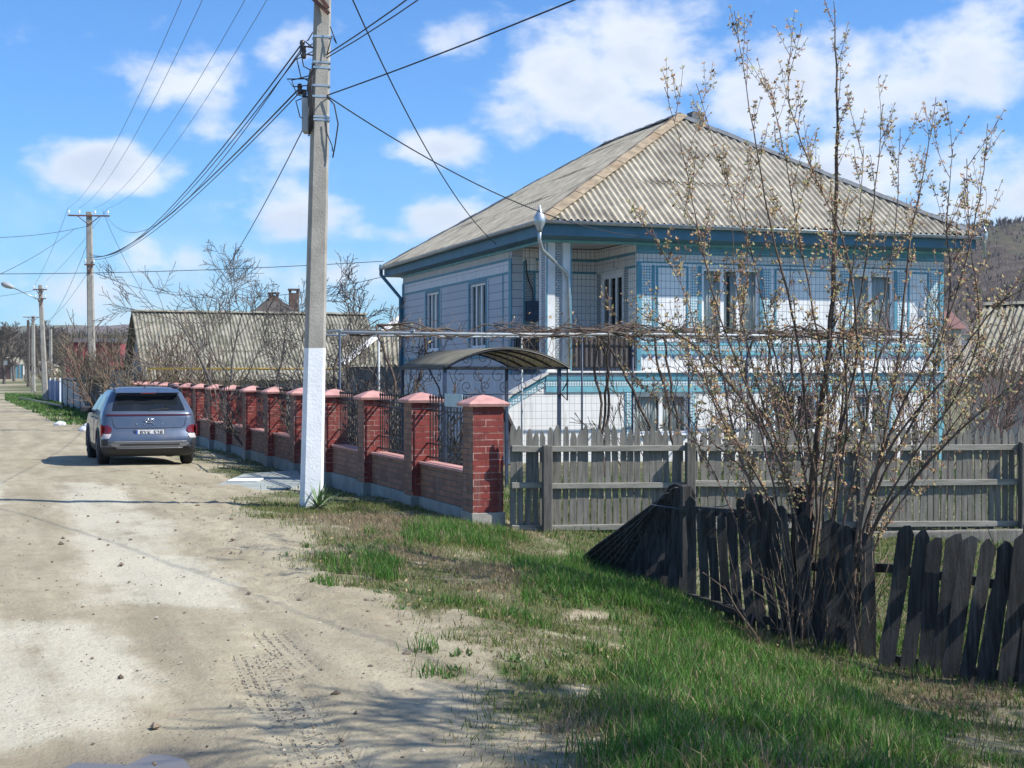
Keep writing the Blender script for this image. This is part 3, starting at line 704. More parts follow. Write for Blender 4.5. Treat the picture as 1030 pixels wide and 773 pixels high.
# --- loggia: back wall trim, door, meter box, column, railing
lg = MB(); l2 = MB(); l3 = MB()
def fb(mb, u0, u1, z0, z1, d=.012): mb.box(u0, u1, LY - d, LY - .0015, z0, z1)
fb(lg, .26, .30, FZ, 4.25, .03); fb(l2, .31, .50, FZ, 4.05, .01); fb(lg, .51, .56, FZ, 4.05, .016); fb(lg, .3, LX, 4.0, 4.05, .015); fb(lg, .56, LX, 4.28, 4.33, .018); fb(l3, .56, LX, 4.055, 4.275, .008)
def fd(mb, u0, u1, z0, z1, d=.012): mb.box(LX - d, LX - .0015, u0, u1, z0, z1)
fd(l3, .05, LY, 4.055, 4.275, .008); fd(lg, .05, LY, 4.28, 4.33, .018); fd(lg, .05, .62, 4.0, 4.05, .015); fd(l2, 2.03, 2.25, FZ, 4.0, .01); fd(l2, .45, .66, FZ, 4.0, .01)
lg.build('loggia_trim', MT['blue_trim'], house); l2.build_each('dotted_band', MT['dots_strip'], house); l3.build_each('tile_frieze', MT['tile_small'], house)
dr = MB()
dr.box(LX + .01, LX + .07, .75, 1.95, FZ, FZ + .1); dr.box(LX + .01, LX + .07, .75, 1.95, 3.85, 3.95)
for u in (.75, 1.12, 1.50, 1.87): dr.box(LX + .012, LX + .068, u, u + .08, FZ + .1, 3.85)
dr.box(LX + .02, LX + .06, .75, 1.95, FZ + .1, 2.0)
dro = dr.build('loggia_door', MT['pvc_white'], house, bevel=.006)
g = MB(); g.box(LX + .035, LX + .041, .8, 1.9, 2.0, 3.85); g.build('pane', MT['glass'], dro)
g = MB(); g.box(LX + .45, LX + .47, .6, 2.1, FZ, 4.0); g.build('room_interior', MT['interior'], dro)
g = MB(); g.tube([(LX - .02, 1.2, 2.65), (LX - .06, 1.2, 2.65), (LX - .06, 1.3, 2.65)], .012); g.build('door_handle', MT['galvanised'], dro)
# crescent ornament over the door
cr = MB(); pts = []
for k in range(13):
    a = R(70 - k * 320 / 12); pts.append((LX - .02, 1.1 + .13 * math.cos(a), 4.17 + .13 * math.sin(a)))
cr.tube(pts, [.006 + .02 * math.sin(math.pi * k / 12) for k in range(13)], 6); cr.build('crescent_ornament', MT['cream_ceiling'], house, smooth=True)
co = MB(); c2 = MB()
co.box(.0, .18, .0, .50, FZ + .06, ST); co.box(.36, .54, .0, .50, FZ + .06, ST); co.box(.18, .36, .03, .46, FZ + .06, ST)
cw = co.build('corner_column', MT['white_plaster'], house, bevel=.006)
c2.box(.20, .34, .022, .0295, FZ + .1, ST - .05); c2.box(-.006, -.001, .12, .34, FZ + .1, ST - .05); c2.build_each('dotted_band', MT['dots_strip'], cw)
c3 = MB(); c3.box(-.012, .012, -.012, .012, FZ + .06, ST); c3.box(.528, .552, -.012, .012, FZ + .06, ST); c3.build_each('edge_trim', MT['blue_trim'], cw)
mt_ = MB(); mt_.box(.31, .63, LY - .19, LY - .035, 2.9, 3.36); mt_.box(.36, .58, LY - .205, LY - .19, 3.02, 3.28)
mo_ = mt_.build('meter_box', MT['blue_iron'], house, bevel=.03)
cb = MB(); cb.tube([(.47, LY - .1, 3.36), (.46, LY - .08, 3.6), (.38, LY - .07, 3.8), (.33, LY - .06, 4.0), (.31, LY - .06, 4.3)], .014, 5); cb.build('meter_cable', MT['cable'], mo_, smooth=True)
rl = MB()
def rail_run(mb, a, b, z0, h):
    a = Vector(a); b = Vector(b); L = (b - a).length; n = int(L / .115)
    for zz, w in ((z0 + .08, .03), (z0 + h, .045), (z0 + h * .62, .02)): mb.bar((a.x, a.y, zz), (b.x, b.y, zz), w)
    for k in range(n + 1):
        p = a.lerp(b, k / n); mb.bar((p.x, p.y, z0), (p.x, p.y, z0 + h), .016)
rail_run(rl, (.54, .06), (LX, .06), FZ + .07, .9); rail_run(rl, (.06, .46), (.06, LY), FZ + .07, .9)
rlo = rl.build('loggia_railing', MT['dark_iron'], house)
rp = MB(); rp.box(.55, LX - .02, .078, .084, FZ + .16, FZ + .82); rp.box(.078, .084, .47, LY - .02, FZ + .16, FZ + .82); rp.build_each('railing_panel', MT['rail_panel'], rlo)
# --- stair wall on the street side of the loggia
sw = MB(); sw.prism([(0.0, FZ - .02), (-.75, 1.28), (-1.3, .75), (-1.3, -.6), (-0.0, -.6)], 'y', .0, .22, 0)
swo = sw.build('stair_wall', MT['tile_low'], house)
sc_ = MB()
sc_.bar((.0, .09, FZ + .035), (-.80, .09, 1.30), .36, .06, up=(0, 0, 1)); sc_.bar((-.80, .09, 1.30), (-1.36, .09, .76), .36, .06)
sc_.build('stair_coping', MT['cream_ceiling'], swo, bevel=.006)
sb = MB(); sb.bar((.0, -.012, FZ - .05), (-.79, -.012, 1.22), .03, .07); sb.bar((-.79, -.012, 1.22), (-1.3, -.012, .69), .03, .07); sb.build('facade_trim', MT['blue_trim'], swo)
sb = MB(); sb.bar((.0, -.009, FZ - .165), (-.79, -.009, 1.10), .024, .10); sb.bar((-.79, -.009, 1.10), (-1.28, -.009, .58), .024, .10); sb.build('dotted_band', MT['dots'], swo)
sp = MB()
for k in range(8): sp.box(-1.9 + k * .25, -1.65 + k * .25 + (.0 if k < 7 else .0), .25, 1.6, -.6, .0 + k * .21)
sp.build('stair', MT['slab_concrete'], swo)
# brown cheek wall left of the stairs
ck = MB(); ck.prism([(-1.36, 1.15), (-1.75, 1.12), (-1.9, -.6), (-.95, -.6)], 'y', -.35, -.12, 0); ck.build('cheek_wall', MT['brick_red'], swo)
ck = MB(); ck.box(-2.25, -1.15, -.5, .2, 1.16, 1.22); ck.bar((-1.15, -.15, 1.19), (-.62, -.15, .1), .5, .05); ck.build('cellar_hood', MT['rail_panel'], swo)
# --- gutters and downpipes
gt = MB()
for (a, b) in (((X0 - .06, Y0 - .07), (X1 + .06, Y0 - .07)), ((X0 - .07, Y0 - .05), (X0 - .07, Y1))):
    pr = []
    for k in range(9):
        an = math.pi * k / 8; pr.append((math.cos(an) * .062, -math.sin(an) * .062))
    a3 = Vector((a[0], a[1], EZ - .02)); b3 = Vector((b[0], b[1], EZ - .05)); d = (b3 - a3).normalized(); xx = d.cross(Vector((0, 0, 1))).normalized()
    base = len(gt.v)
    for q in (a3, b3):
        for (u, v_) in pr: gt.v.append(tuple(q + xx * u + Vector((0, 0, v_))))
    for k in range(8): gt.f.append((base + k, base + k + 1, base + 9 + k + 1, base + 9 + k)); gt.m.append(0)
    mid = None
    gt.tube([a3 + xx * .062, b3 + xx * .062], .009, 5); gt.tube([a3 - xx * .062, b3 - xx * .062], .009, 5)
gt.build('gutter', MT['galvanised'], house, fix=False, smooth=True, solid=.004)
dp = MB(); c0 = Vector((X0 - .08, Y0 - .1, EZ))
dp.lathe([(.0, .30), (.02, .26), (.035, .20), (.07, .12), (.115, .05), (.12, -.08), (.06, -.2), (.052, -.26)], 12, 0, Matrix.Translation(c0))
dp.tube([c0 + Vector((0, 0, -.22)), c0 + Vector((0, .02, -.42)), c0 + Vector((.08, .08, -.62)), Vector((.40, -.055, 3.86)), Vector((.47, -.055, 3.7)), Vector((.47, -.055, FZ + .13))], .038, 10)
dp.build('downpipe', MT['galvanised'], house, smooth=True)
dp = MB(); c0 = Vector((X1 + .1, Y0 - .09, EZ))
dp.lathe([(.0, .22), (.03, .16), (.08, .08), (.09, -.06), (.05, -.14), (.045, -.5), (.0, -.52)], 10, 0, Matrix.Translation(c0)); dp.build('corner_spout', MT['galvanised'], house, smooth=True)
dp = MB(); c0 = Vector((X0 - .08, Y1 - .1, EZ))
dp.tube([c0 + Vector((0, 0, .05)), c0 + Vector((0, 0, -.25)), Vector((-.08, D_ - .06, 3.9)), Vector((-.08, D_ - .06, -.3))], .055, 8); dp.build('downpipe', MT['blue_fascia'], house, smooth=True)
# small vent on the roof near the apex
vt = MB(); vt.box(ax_ + .3, ax_ + .62, RA - .1, RA + .2, APZ - .4, APZ + .10); vt.build('roof_vent', MT['dark_ridge'], roof)
# ---------------------------------------------------------------- brick street fence
def Z(x, y): return float(H(x, y))
FO = (P0[0] + VF[0] * .15, P0[1] + VF[1] * .15)
fence = empty('brick_fence', (FO[0], FO[1], 0), math.atan2(VF[1], VF[0]), 'red and brown brick street fence with pink pyramid caps and iron grilles beside the road', 'fence')
fence['label'] = 'red and brown brick street fence with pink pyramid caps and iron grilles beside the road'
# local frame: x across (street side is -x), y along the street
NP = 17; SP = 2.56; PW = .38; TOP = 1.32
pill = []
for k in range(NP):
    y = k * SP; x0 = -.13
    mb = MB()
    # street face brown brick, the other faces painted red
    i = len(mb.v); zb = .07
    X0_, X1_, Ya, Yb = x0 - PW / 2, x0 + PW / 2, y - PW / 2 + .1, y + PW / 2 + .1
    v = [(X0_, Ya), (X1_, Ya), (X1_, Yb), (X0_, Yb)]
    for q, mi in ((0, 1), (1, 1), (2, 1), (3, 0)):
        a = v[q]; b = v[(q + 1) % 4]; mb.face([(a[0], a[1], zb), (b[0], b[1], zb), (b[0], b[1], TOP), (a[0], a[1], TOP)], mi)
    mb.face([(p[0], p[1], TOP) for p in v], 1)
    po = mb.build('pillar', [MT['brick_brown'], MT['brick_red']], fence)
    c = MB(); cx, cy = x0, y + .1; rg = random.Random(k); e1 = PW / 2 + .055; zt = TOP + .002
    ring = [(e1, zt), (e1 + .01, zt + .035), (e1 - .01, zt + .05), (.10, zt + .115), (.0, zt + .14)]
    pr = None
    for (e_, z_) in ring:
        n_ = len(c.v); 
        for sx, sy in ((-1, -1), (1, -1), (1, 1), (-1, 1)): c.v.append((cx + sx * e_, cy + sy * e_, z_))
        if pr is not None:
            for q in range(4): c.f.append((pr + q, pr + (q + 1) % 4, n_ + (q + 1) % 4, n_ + q)); c.m.append(0)
        pr = n_
    c.face([(cx - e1, cy - e1, zt), (cx - e1, cy + e1, zt), (cx + e1, cy + e1, zt), (cx + e1, cy - e1, zt)])
    c.build('cap', MT['pink_cap'], po)
    p = MB(); p.box(x0 - PW / 2 - .02, x0 + PW / 2 + .02, y - PW / 2 + .08, y + PW / 2 + .12, -.35, .07); p.build('plinth', MT['plinth_concrete'] if k else MT['concrete'], po, bevel=.008)
for k in range(NP - 1):
    ya = k * SP + PW / 2 + .1; yb = (k + 1) * SP - PW / 2 + .1
    mb = MB()
    for (a, b, c_, d_, mi) in ((-.20, .0, .07, .50, 0),):
        mb.face([(a, yb, c_), (a, ya, c_), (a, ya, d_), (a, yb, d_)], 0); mb.face([(b, ya, c_), (b, yb, c_), (b, yb, d_), (b, ya, d_)], 1)
        mb.face([(a, ya, d_), (b, ya, d_), (b, yb, d_), (a, yb, d_)], 1)
    wl = mb.build('low_wall', [MT['brick_brown'], MT['brick_red']], fence, fix=False)
    c = MB(); c.box(-.225, .025, ya, yb, .502, .535); c.build('coping', MT['pink_cap'], wl, bevel=.005)
    c = MB(); c.box(-.225, .02, ya, yb, -.4, .067); c.build('plinth', MT['plinth_concrete'], wl, bevel=.006)
    g = MB(); xg = -.10
    for zz, w_ in ((.60, .022), (.78, .018), (1.22, .022), (1.30, .022)): g.bar((xg, ya, zz), (xg, yb, zz), w_)
    n_ = 17
    for q in range(1, n_):
        y = ya + (yb - ya) * q / n_
        g.bar((xg, y, .56), (xg, y, 1.36), .013)
        g.tube([(xg, y, 1.36), (xg, y, 1.40), (xg, y, 1.44)], [.008, .02, .001], 4)
    if k < 9:
        for cyq in (.25, .5, .75):
            yc = ya + (yb - ya) * cyq
            for sg in (-1, 1):
                for vz in (-1, 1):
                    pts = []
                    for q in range(12):
                        a = q / 11 * 4.2; r_ = .10 * (1 - q / 15)
                        pts.append((xg - .012, yc + sg * (.085 - r_ * math.cos(a) * .9 + .02), 1.0 + vz * (.11 + r_ * math.sin(a) * .9)))
                    g.tube(pts, .009, 4)
            g.lathe([(.0, -.01), (.035, -.008), (.035, .008), (.0, .01)], 8, 0, Matrix.Translation((xg - .012, yc, 1.0)) @ Matrix.Rotation(R(90), 4, 'Y'))
    else:
        for cyq in (.3, .7):
            yc = ya + (yb - ya) * cyq; g.bar((xg, yc - .12, .85), (xg, yc + .12, 1.15), .02); g.bar((xg, yc + .12, .85), (xg, yc - .12, 1.15), .02)
    g.build('grille', MT['dark_iron'], fence, fix=False)
# little name plate fixed above the grille
sx, sy = xy(-.35, 1.1)
pl = MB(); pl.box(-.012, .0, .25, .95, 1.30, 1.46); 
po = pl.build('house_sign', MT['box_grey'], None, bevel=.004); po.location = (FO[0], FO[1], 0); po.rotation_euler = (0, 0, R(20.2)); 
po.data.transform(Matrix.Translation((-.25, .25, 0)))
tag(po, 'small blank pale blue plate fixed at cap height between the two nearest brick pillars', 'sign')
mat('plate_paint', (.35, .48, .52), .4, .08, 5); po.data.materials.clear(); po.data.materials.append(MT['plate_paint'])
# ---------------------------------------------------------------- grey wooden picket fence
rg = random.Random(11)
def picket(mb_name, x, y, zb, h, w, th, ang, mt, parent, lean=(0, 0), point=.10, seed=0, worn=.3):
    r_ = random.Random(seed); M = Matrix.Translation((x, y, zb)) @ Matrix.Rotation(ang, 4, 'Z') @ Matrix.Rotation(lean[0], 4, 'Y') @ Matrix.Rotation(lean[1], 4, 'X')
    mb = MB(); N = 5; hw = w / 2; pts = []
    left = []; right = []
    for k in range(N + 1):
        q = k / N; zz = (h - point) * q; d = r_.uniform(-1, 1) * w * .05 * worn * 2; b_ = math.sin(q * 3 + seed) * .012 * worn
        left.append((-hw + d + b_, zz)); right.append((hw + r_.uniform(-1, 1) * w * .06 + b_, zz))
    tipx = r_.uniform(-.3, .3) * w * .6; flat = w * r_.uniform(.08, .25)
    poly = left + [(tipx - flat, h - r_.uniform(0, .02)), (tipx + flat, h - r_.uniform(0, .035) * worn)] + right[::-1]
    n = len(poly); i = 0
    for yy in (-th / 2, th / 2):
        for p in poly: mb.v.append(tuple(M @ Vector((p[0], yy + .012 * worn * math.sin(p[1] * 4 + seed), p[1]))))
    # strip faces
    L = len(left)
    for k in range(L - 1):
        a, b = k, k + 1; c_, d_ = n - 1 - k - 1, n - 1 - k
        mb.f.append((a, d_, c_, b)); mb.m.append(0); mb.f.append((n + a, n + b, n + c_, n + d_)); mb.m.append(0)
    mb.f.append((L - 1, n - L, L + 1, L)); mb.m.append(0); mb.f.append((n + L - 1, n + L, n + L + 1, n + n - L)); mb.m.append(0)
    for k in range(n): mb.f.append((k, (k + 1) % n, n + (k + 1) % n, n + k)); mb.m.append(0)
    return mb.build(mb_name, mt, parent)
mat('post_wood', (.13, .12, .105), .9, .3, 5, .5, 50, stretch=(5, 5, .6))
GA = Vector((-.02, 17.18)); GB = Vector((7.9, 18.4)); gd = (GB - GA).normalized(); gang = math.atan2(gd.y, gd.x); GL = (GB - GA).length
gz = lambda q: -.20 - .08 * q / GL
gf_ = empty('wooden_picket_fence', (GA.x, GA.y, 0), gang, 'weathered grey wooden picket fence with three rails running from the brick pillar to the right', 'fence')
k = 0; q = .03
while q < GL:
    r_ = rg.random(); w_ = .064 + .016 * rg.random(); top = 1.04 - .07 * q / GL + rg.uniform(-.035, .03)
    picket('picket', q, 0, gz(q) + .02 + rg.uniform(0, .05), top - gz(q), w_, .02, 0, MT['grey_wood'], gf_, (R(rg.uniform(-1.3, 1.3)), 0), .09, seed=k, worn=.3)
    k += 1; q += .0885 + rg.uniform(-.006, .008)
nseg = 4; posts = [.42, 2.15, 4.3, 6.4, 7.95]
pa = 0.0
for pi_, pb in enumerate(posts):
    for zz in (.83, .40, -.10):
        mb = MB(); z1_ = zz - .05 * pa / GL + rg.uniform(-.012, .012); z2_ = zz - .05 * pb / GL + rg.uniform(-.012, .012)
        mb.bar((pa + .01, -.035, z1_), (pb - .01, -.035, z2_), .045, .065 + .01 * rg.random()); mb.build('rail', MT['grey_wood_light'], gf_, bevel=.006)
    mb = MB(); x = pb; mb.prism([(x - .06, -.17), (x + .055, -.17), (x + .06, -.06), (x - .055, -.06)], 'z', gz(pb) - .3, .87 + rg.uniform(-.03, .03)); mb.build('post', MT['post_wood'], gf_, bevel=.012)
    pa = pb
# low concrete kerb under the far end of the fence
kb = MB(); kb.box(3.2, GL, -.2, -.12, -.5, -.2); kbo = kb.build('concrete_footing', MT['grey_wood'], gf_, bevel=.02)
# ---------------------------------------------------------------- dark tumbledown picket fence in the foreground
dk = empty('broken_picket_fence', (1.2, 13.6, 0), 0, 'dark rotten picket fence, uneven and partly leaning, in the right foreground', 'fence')
dk.location = (0, 0, 0)
def pick2(bx, by, tx, ty, Yb, Yt=None, w=.105, seed=0, point=.06, mt='dark_wood', par=None, worn=.9):
    "picket from the foot seen at (bx,by) to the top seen at (tx,ty)"
    a = P(bx, by, Yb); b = P(tx, ty, Yt or Yb); zf = Z(a.x, a.y)
    d = b - a; a = a - d.normalized() * max(0.0, (a.z - zf) + .05) if a.z > zf - .02 else a
    d = b - a; h = d.length; th = .022
    ly = math.asin(max(-1, min(1, d.x / h))); lx = -math.atan2(d.y, d.z)
    M = Matrix.Rotation(lx, 4, 'X') @ Matrix.Rotation(ly, 4, 'Y')
    o = picket('picket', 0, 0, 0, h, w, th, R(0), MT[mt], par or dk, (0, 0), point, seed, worn)
    o.data.transform(Matrix.Translation(a) @ M @ Matrix.Rotation(R(seed * 37 % 9 - 4 - 12), 4, 'Z')); return o
sd = 100
# section beyond the bush (690..800)
line1 = [(704, 618, 688, 502), (716, 620, 703, 512), (729, 624, 718, 512), (742, 628, 732, 511), (755, 632, 744, 496), (768, 636, 756, 497), (781, 641, 768, 499), (793, 646, 780, 508), (806, 650, 792, 510), (690, 613, 678, 497)]
line1 = [(696, 614, 694, 498), (708, 618, 706, 512), (720, 621, 716, 513), (733, 625, 726, 514), (745, 629, 735, 513), (757, 633, 744, 500), (768, 637, 752, 495), (780, 641, 761, 494), (792, 645, 774, 500), (805, 650, 786, 507)]
for k, (a, b, c_, d_) in enumerate(line1):
    pick2(a, b, c_, d_, 13.6 - k * .11, w=.086, seed=sd); sd += 1
for (a, b, c_, d_, Y) in [(822, 655, 836, 520, 12.35), (838, 662, 842, 524, 12.3), (848, 664, 853, 528, 12.2), (862, 668, 848, 526, 12.15), (858, 672, 857, 545, 12.1), (874, 669, 873, 534, 12.0), (812, 645, 808, 515, 12.5), (800, 600, 806, 488, 12.8)]:
    pick2(a, b, c_, d_, Y, w=.12, seed=sd); sd += 1
line3 = [(893, 672, 911, 528), (912, 680, 928, 531), (927, 687, 942, 540), (941, 691, 962, 536), (953, 696, 978, 538), (972, 697, 996, 542), (991, 694, 1014, 544), (1010, 700, 1030, 535), (1030, 704, 1048, 545), (1050, 708, 1062, 548), (1070, 712, 1085, 552), (1090, 716, 1100, 555)]
for k, (a, b, c_, d_) in enumerate(line3):
    pick2(a, b, c_, d_, 11.75 - k * .10, w=.13 - .008 * (k % 3), seed=sd, point=.07); sd += 1
def rail2(a, b, Ya, Yb, w=.05, h=.075, off=.05):
    mb = MB(); p = P(a[0], a[1], Ya + off); q = P(b[0], b[1], Yb + off); mb.bar(p, q, w, h); mb.build('rail', MT['dark_wood'], dk, bevel=.008)
rail2((684, 512), (802, 522), 13.7, 12.6); rail2((690, 600), (806, 634), 13.6, 12.6); rail2((806, 570), (905, 572), 12.6, 11.9); rail2((896, 572), (1100, 602), 11.9, 10.7); rail2((900, 664), (1100, 694), 11.8, 10.6)
for (a, b, c_, d_, Y) in [(690, 616, 690, 488, 13.75), (808, 650, 812, 505, 12.75), (1026, 702, 1038, 527, 11.1)]:
    mb = MB(); mb.bar(P(a, b + 8, Y), P(c_, d_, Y), .10, .10); mb.build('post', MT['dark_wood'], dk, bevel=.015)
# collapsed pickets fanned out against the corner post
heap = empty('collapsed_picket_panel', (0, 0, 0), 0, 'collapsed fan of dark pickets leaning against the corner of the broken fence', 'fence panel')
for k in range(20):
    q = k / 19; bx = 604 + 84 * q ** .92; by = 552 + 50 * q ** 1.25; tx = 672 + 20 * q + rg.uniform(-3, 3); ty = 499 - 10 * q + rg.uniform(-4, 4)
    Y = 14.9 - 1.2 * q
    pick2(bx, by, tx, ty, Y, 14.0 - .25 * q, w=.10, seed=300 + k, par=heap, worn=.6)
for k in range(7):
    q = k / 6; pick2(640 + 44 * q, 566 + 36 * q, 681 + 9 * q, 489 + rg.uniform(-4, 4), 14.2 - .5 * q, 13.95, w=.11, seed=400 + k, par=heap, worn=.6)
mb = MB(); mb.tube([P(655, 508, 14.0), P(690, 513, 13.7), P(730, 509, 13.4), P(735, 507, 13.3)], .006, 4); tag(mb.build('wire_strand', MT['cable_grey']), 'thin wire strand tied around the fanned dark pickets', 'wire')
# ---------------------------------------------------------------- utility poles
def pole(name, x, y, h, wb, wt, lean=(0, 0), label='', white=0, arm=None, m='concrete', group=None, ratio=.8, rot=R(18), extra=None):
    z0 = Z(x, y); o = empty(name, (x, y, z0), 0, label, 'utility pole', group)
    mb = MB()
    def ring(z):
        q = z / h; w_ = wb + (wt - wb) * q; d_ = w_ * ratio; cx, cy = lean[0] * q, lean[1] * q; ch = w_ * .14; r = []
        for (px, py) in ((-w_ / 2 + ch, -d_ / 2), (w_ / 2 - ch, -d_ / 2), (w_ / 2, -d_ / 2 + ch), (w_ / 2, d_ / 2 - ch), (w_ / 2 - ch, d_ / 2), (-w_ / 2 + ch, d_ / 2), (-w_ / 2, d_ / 2 - ch), (-w_ / 2, -d_ / 2 + ch)):
            r.append((cx + px * math.cos(rot) - py * math.sin(rot), cy + px * math.sin(rot) + py * math.cos(rot), z))
        return r
    zs = [-.3] + ([white] if white else []) + [h * .5, h * .8, h]; zs = sorted(set(zs)); pr = None
    for z in zs:
        i = len(mb.v); mb.v += ring(z)
        if pr is not None:
            for k in range(8): mb.f.append((pr + k, pr + (k + 1) % 8, i + (k + 1) % 8, i + k)); mb.m.append(1 if z <= white + 1e-6 and white else 0)
        pr = i
    mb.f.append(tuple(pr + k for k in range(8))); mb.m.append(0)
    sh = mb.build('shaft', [MT[m], MT['whitewash']], o)
    if arm:
        for (z, L, ins) in arm:
            q = z / h; c_ = Vector((lean[0] * q, lean[1] * q, z)); d_ = Vector((math.cos(rot), math.sin(rot), 0)); f_ = Vector((-d_.y, d_.x, 0)) * (-.14)
            a = MB(); a.bar(c_ - d_ * L / 2 + f_, c_ + d_ * L / 2 + f_, .07, .07); a.bar(c_ - d_ * L * .28 + f_, c_ - Vector((0, 0, .45)) + f_, .04, .04); a.bar(c_ + d_ * L * .28 + f_, c_ - Vector((0, 0, .45)) + f_, .04, .04)
            ao = a.build('crossarm', MT['rust_iron'], o)
            for t_ in ins:
                b = MB(); p = c_ + d_ * L / 2 * t_ + f_; b.tube([p, p + Vector((0, 0, .14))], .012, 5)
                b.lathe([(.02, .12), (.05, .13), (.05, .16), (.03, .17), (.045, .20), (.035, .25), (.0, .26)], 8, 0, Matrix.Translation(p)); b.build('insulator', MT['pvc_white'], ao, smooth=True)
    return o
mat('rust_iron', (.16, .075, .055), .8, .3, 8)
p1x, p1y = P(313, 508, 18.8).x, 18.8
LE1 = (.55, .0)
P1H = 9.2
p1 = pole('concrete_pole', p1x, p1y, P1H, .285, .175, (.20, .1), 'near concrete utility pole with whitewashed base, standing on the verge before the brick fence', white=2.04 - Z(p1x, p1y), arm=[(8.9, 1.5, (-.95, -.5, .5, .95))], rot=R(16), ratio=.75)
def p1pt(z, dx=0, dy=0):
    q = z / P1H; return Vector((p1x + .20 * q + dx, p1y + .1 * q + dy, z))
# steel bands, insulators, junction box and loose leads on the near pole
for z in (6.05, 5.72, 5.65, 5.42, 5.28, 5.02, 4.98):
    c_ = p1pt(z) - Vector((p1x, p1y, 0)); wz = .285 + (.175 - .285) * z / P1H
    b = MB(); M = Matrix.Translation(c_) @ Matrix.Rotation(R(16), 4, 'Z'); b.box(-wz / 2 - .006, wz / 2 + .006, -wz * .375 - .006, wz * .375 + .006, -.012, .012, 0, M); b.build('steel_band', MT['galvanised'], p1)
bq = MB(); c_ = p1pt(5.35) - Vector((p1x, p1y, 0)); bq.bar(c_ + Vector((-.13, -.1, 1.22)), c_ + Vector((.12, -.12, .98)), .05, .05); bq.bar(c_ + Vector((-.20, -.12, 1.5)), c_ + Vector((.11, -.12, 1.05)), .05, .05); bq.build('bracket', MT['rust_iron'], p1)
b = MB(); c_ = p1pt(5.02) - Vector((p1x, p1y, 0)); M = Matrix.Translation(c_); b.box(-.22, -.13, -.12, .1, -.2, .24, 0, M); jb = b.build('junction_box', MT['box_grey'], p1, bevel=.015)
b = MB()
for k in range(4):
    x_ = -.125 + .014 * k; b.tube([tuple(c_ + Vector((x_, -.13, -.26 + .03 * k))), tuple(c_ + Vector((x_ + .01, -.135, .1))), tuple(c_ + Vector((x_ - .02, -.12, .36))), tuple(c_ + Vector((x_ + .02, -.12, .6)))], .011, 5)
b.build('lead_cable', MT['cable'], jb, smooth=True)
for (zz, dx) in ((5.93, -.24), (5.83, -.22), (5.37, -.26), (5.28, -.2), (5.62, -.08)):
    b = MB(); c_ = p1pt(zz) - Vector((p1x, p1y, 0)) + Vector((dx, -.06, 0)); b.lathe([(.0, -.07), (.03, -.06), (.035, -.02), (.022, 0), (.036, .03), (.028, .07), (.0, .08)], 8, 0, Matrix.Translation(c_)); b.tube([c_, c_ + Vector((-dx, .04, -.03))], .01, 4); b.build('insulator', MT['ceramic'], p1, smooth=True)
rg2 = random.Random(9)
lp = MB()
for (za, zb_, x_) in ((5.95, 5.6, -.26), (5.85, 5.45, -.3), (5.55, 5.25, -.36), (5.3, 4.95, -.3), (5.9, 6.1, -.2), (5.5, 5.42, -.42)):
    a = p1pt(za) - Vector((p1x, p1y, 0)); b_ = p1pt(zb_) - Vector((p1x, p1y, 0)); lp.tube([a + Vector((-.1, -.1, 0)), a.lerp(b_, .3) + Vector((x_, -.1, .02)), a.lerp(b_, .7) + Vector((x_ * .8, -.12, -.05)), b_ + Vector((-.1, -.1, 0))], .008, 4)
a = p1pt(5.27) - Vector((p1x, p1y, 0))
lp.tube([a + Vector((.10, -.1, 0)), a + Vector((.19, -.1, -.10)), a + Vector((.24, -.1, -.35)), a + Vector((.20, -.1, -.62)), a + Vector((.17, -.1, -.78))], .009, 4)
lp.tube([a + Vector((.08, -.1, -.32)), a + Vector((.10, -.1, -.48)), a + Vector((.16, -.1, -.62)), a + Vector((.17, -.1, -.7))], .007, 4)
lp.tube([a + Vector((.1, -.1, .55)), a + Vector((.16, -.1, .78)), a + Vector((.22, -.1, .68)), a + Vector((.14, -.1, .9))], .007, 4)
lp.build('lead_cable', MT['cable'], p1, smooth=True)
p2x, p2y = P(93, 400, 72).x, 72.0
P2T = P(93, 213, 72).z
p2 = pole('concrete_pole', p2x, p2y, P2T + .1, .40, .27, (-.15, 0), 'second concrete pole with a T crossarm, rising just behind the parked car', arm=[(P2T - .1, 2.0, (-.95, -.45, .3, .92)), (P2T - 2.5, .5, (-.8, .8))], rot=R(8))
p3x, p3y = P(46, 400, 96).x, 96.0; P3T = P(46, 286, 96).z
p3 = pole('street_lamp', p3x, p3y, P3T, .36, .24, (-.35, 0), 'pale concrete pole with a street lamp arm beside the green verge', arm=[(P3T - .3, .9, (-.9, .9)), (P3T - .9, .7, (-.9, .9))], m='whitewash_pole' if 'whitewash_pole' in MT else 'concrete', rot=R(8)); p3['category'] = 'street lamp'
b = MB(); q = Vector((-.3, -.2, P3T - 1.0)); b.tube([q, q + Vector((-.7, -.3, .35)), q + Vector((-1.6, -.6, .8))], .04, 6); b.build('lamp_arm', MT['galvanised'], p3, smooth=True)
b = MB(); M = Matrix.Translation(q + Vector((-1.9, -.7, .92))) @ Matrix.Rotation(R(-70), 4, 'Y'); b.lathe([(.03, -.5), (.12, -.35), (.19, .0), (.17, .3), (.05, .42)], 10, 0, M); b.build('lamp_head', MT['box_grey'], p3, smooth=True)
p4x, p4y = P(33.5, 392, 150).x, 150.0; P4T = P(33, 317, 150).z
p4 = pole('concrete_pole', p4x, p4y, P4T, .42, .3, (0, 0), 'distant concrete pole with a small crossarm, just left of the street lamp', arm=[(P4T - .1, 2.0, (-.9, .9))], rot=R(5))
p5x, p5y = P(28.5, 384, 195).x, 195.0; P5T = P(28, 322, 195).z
p5 = pole('wooden_pole', p5x, p5y, P5T - Z(p5x, p5y), .4, .3, (0, 0), 'thin brown pole farthest along the street, left of the distant crossarm pole', rot=0, m='bark_far')
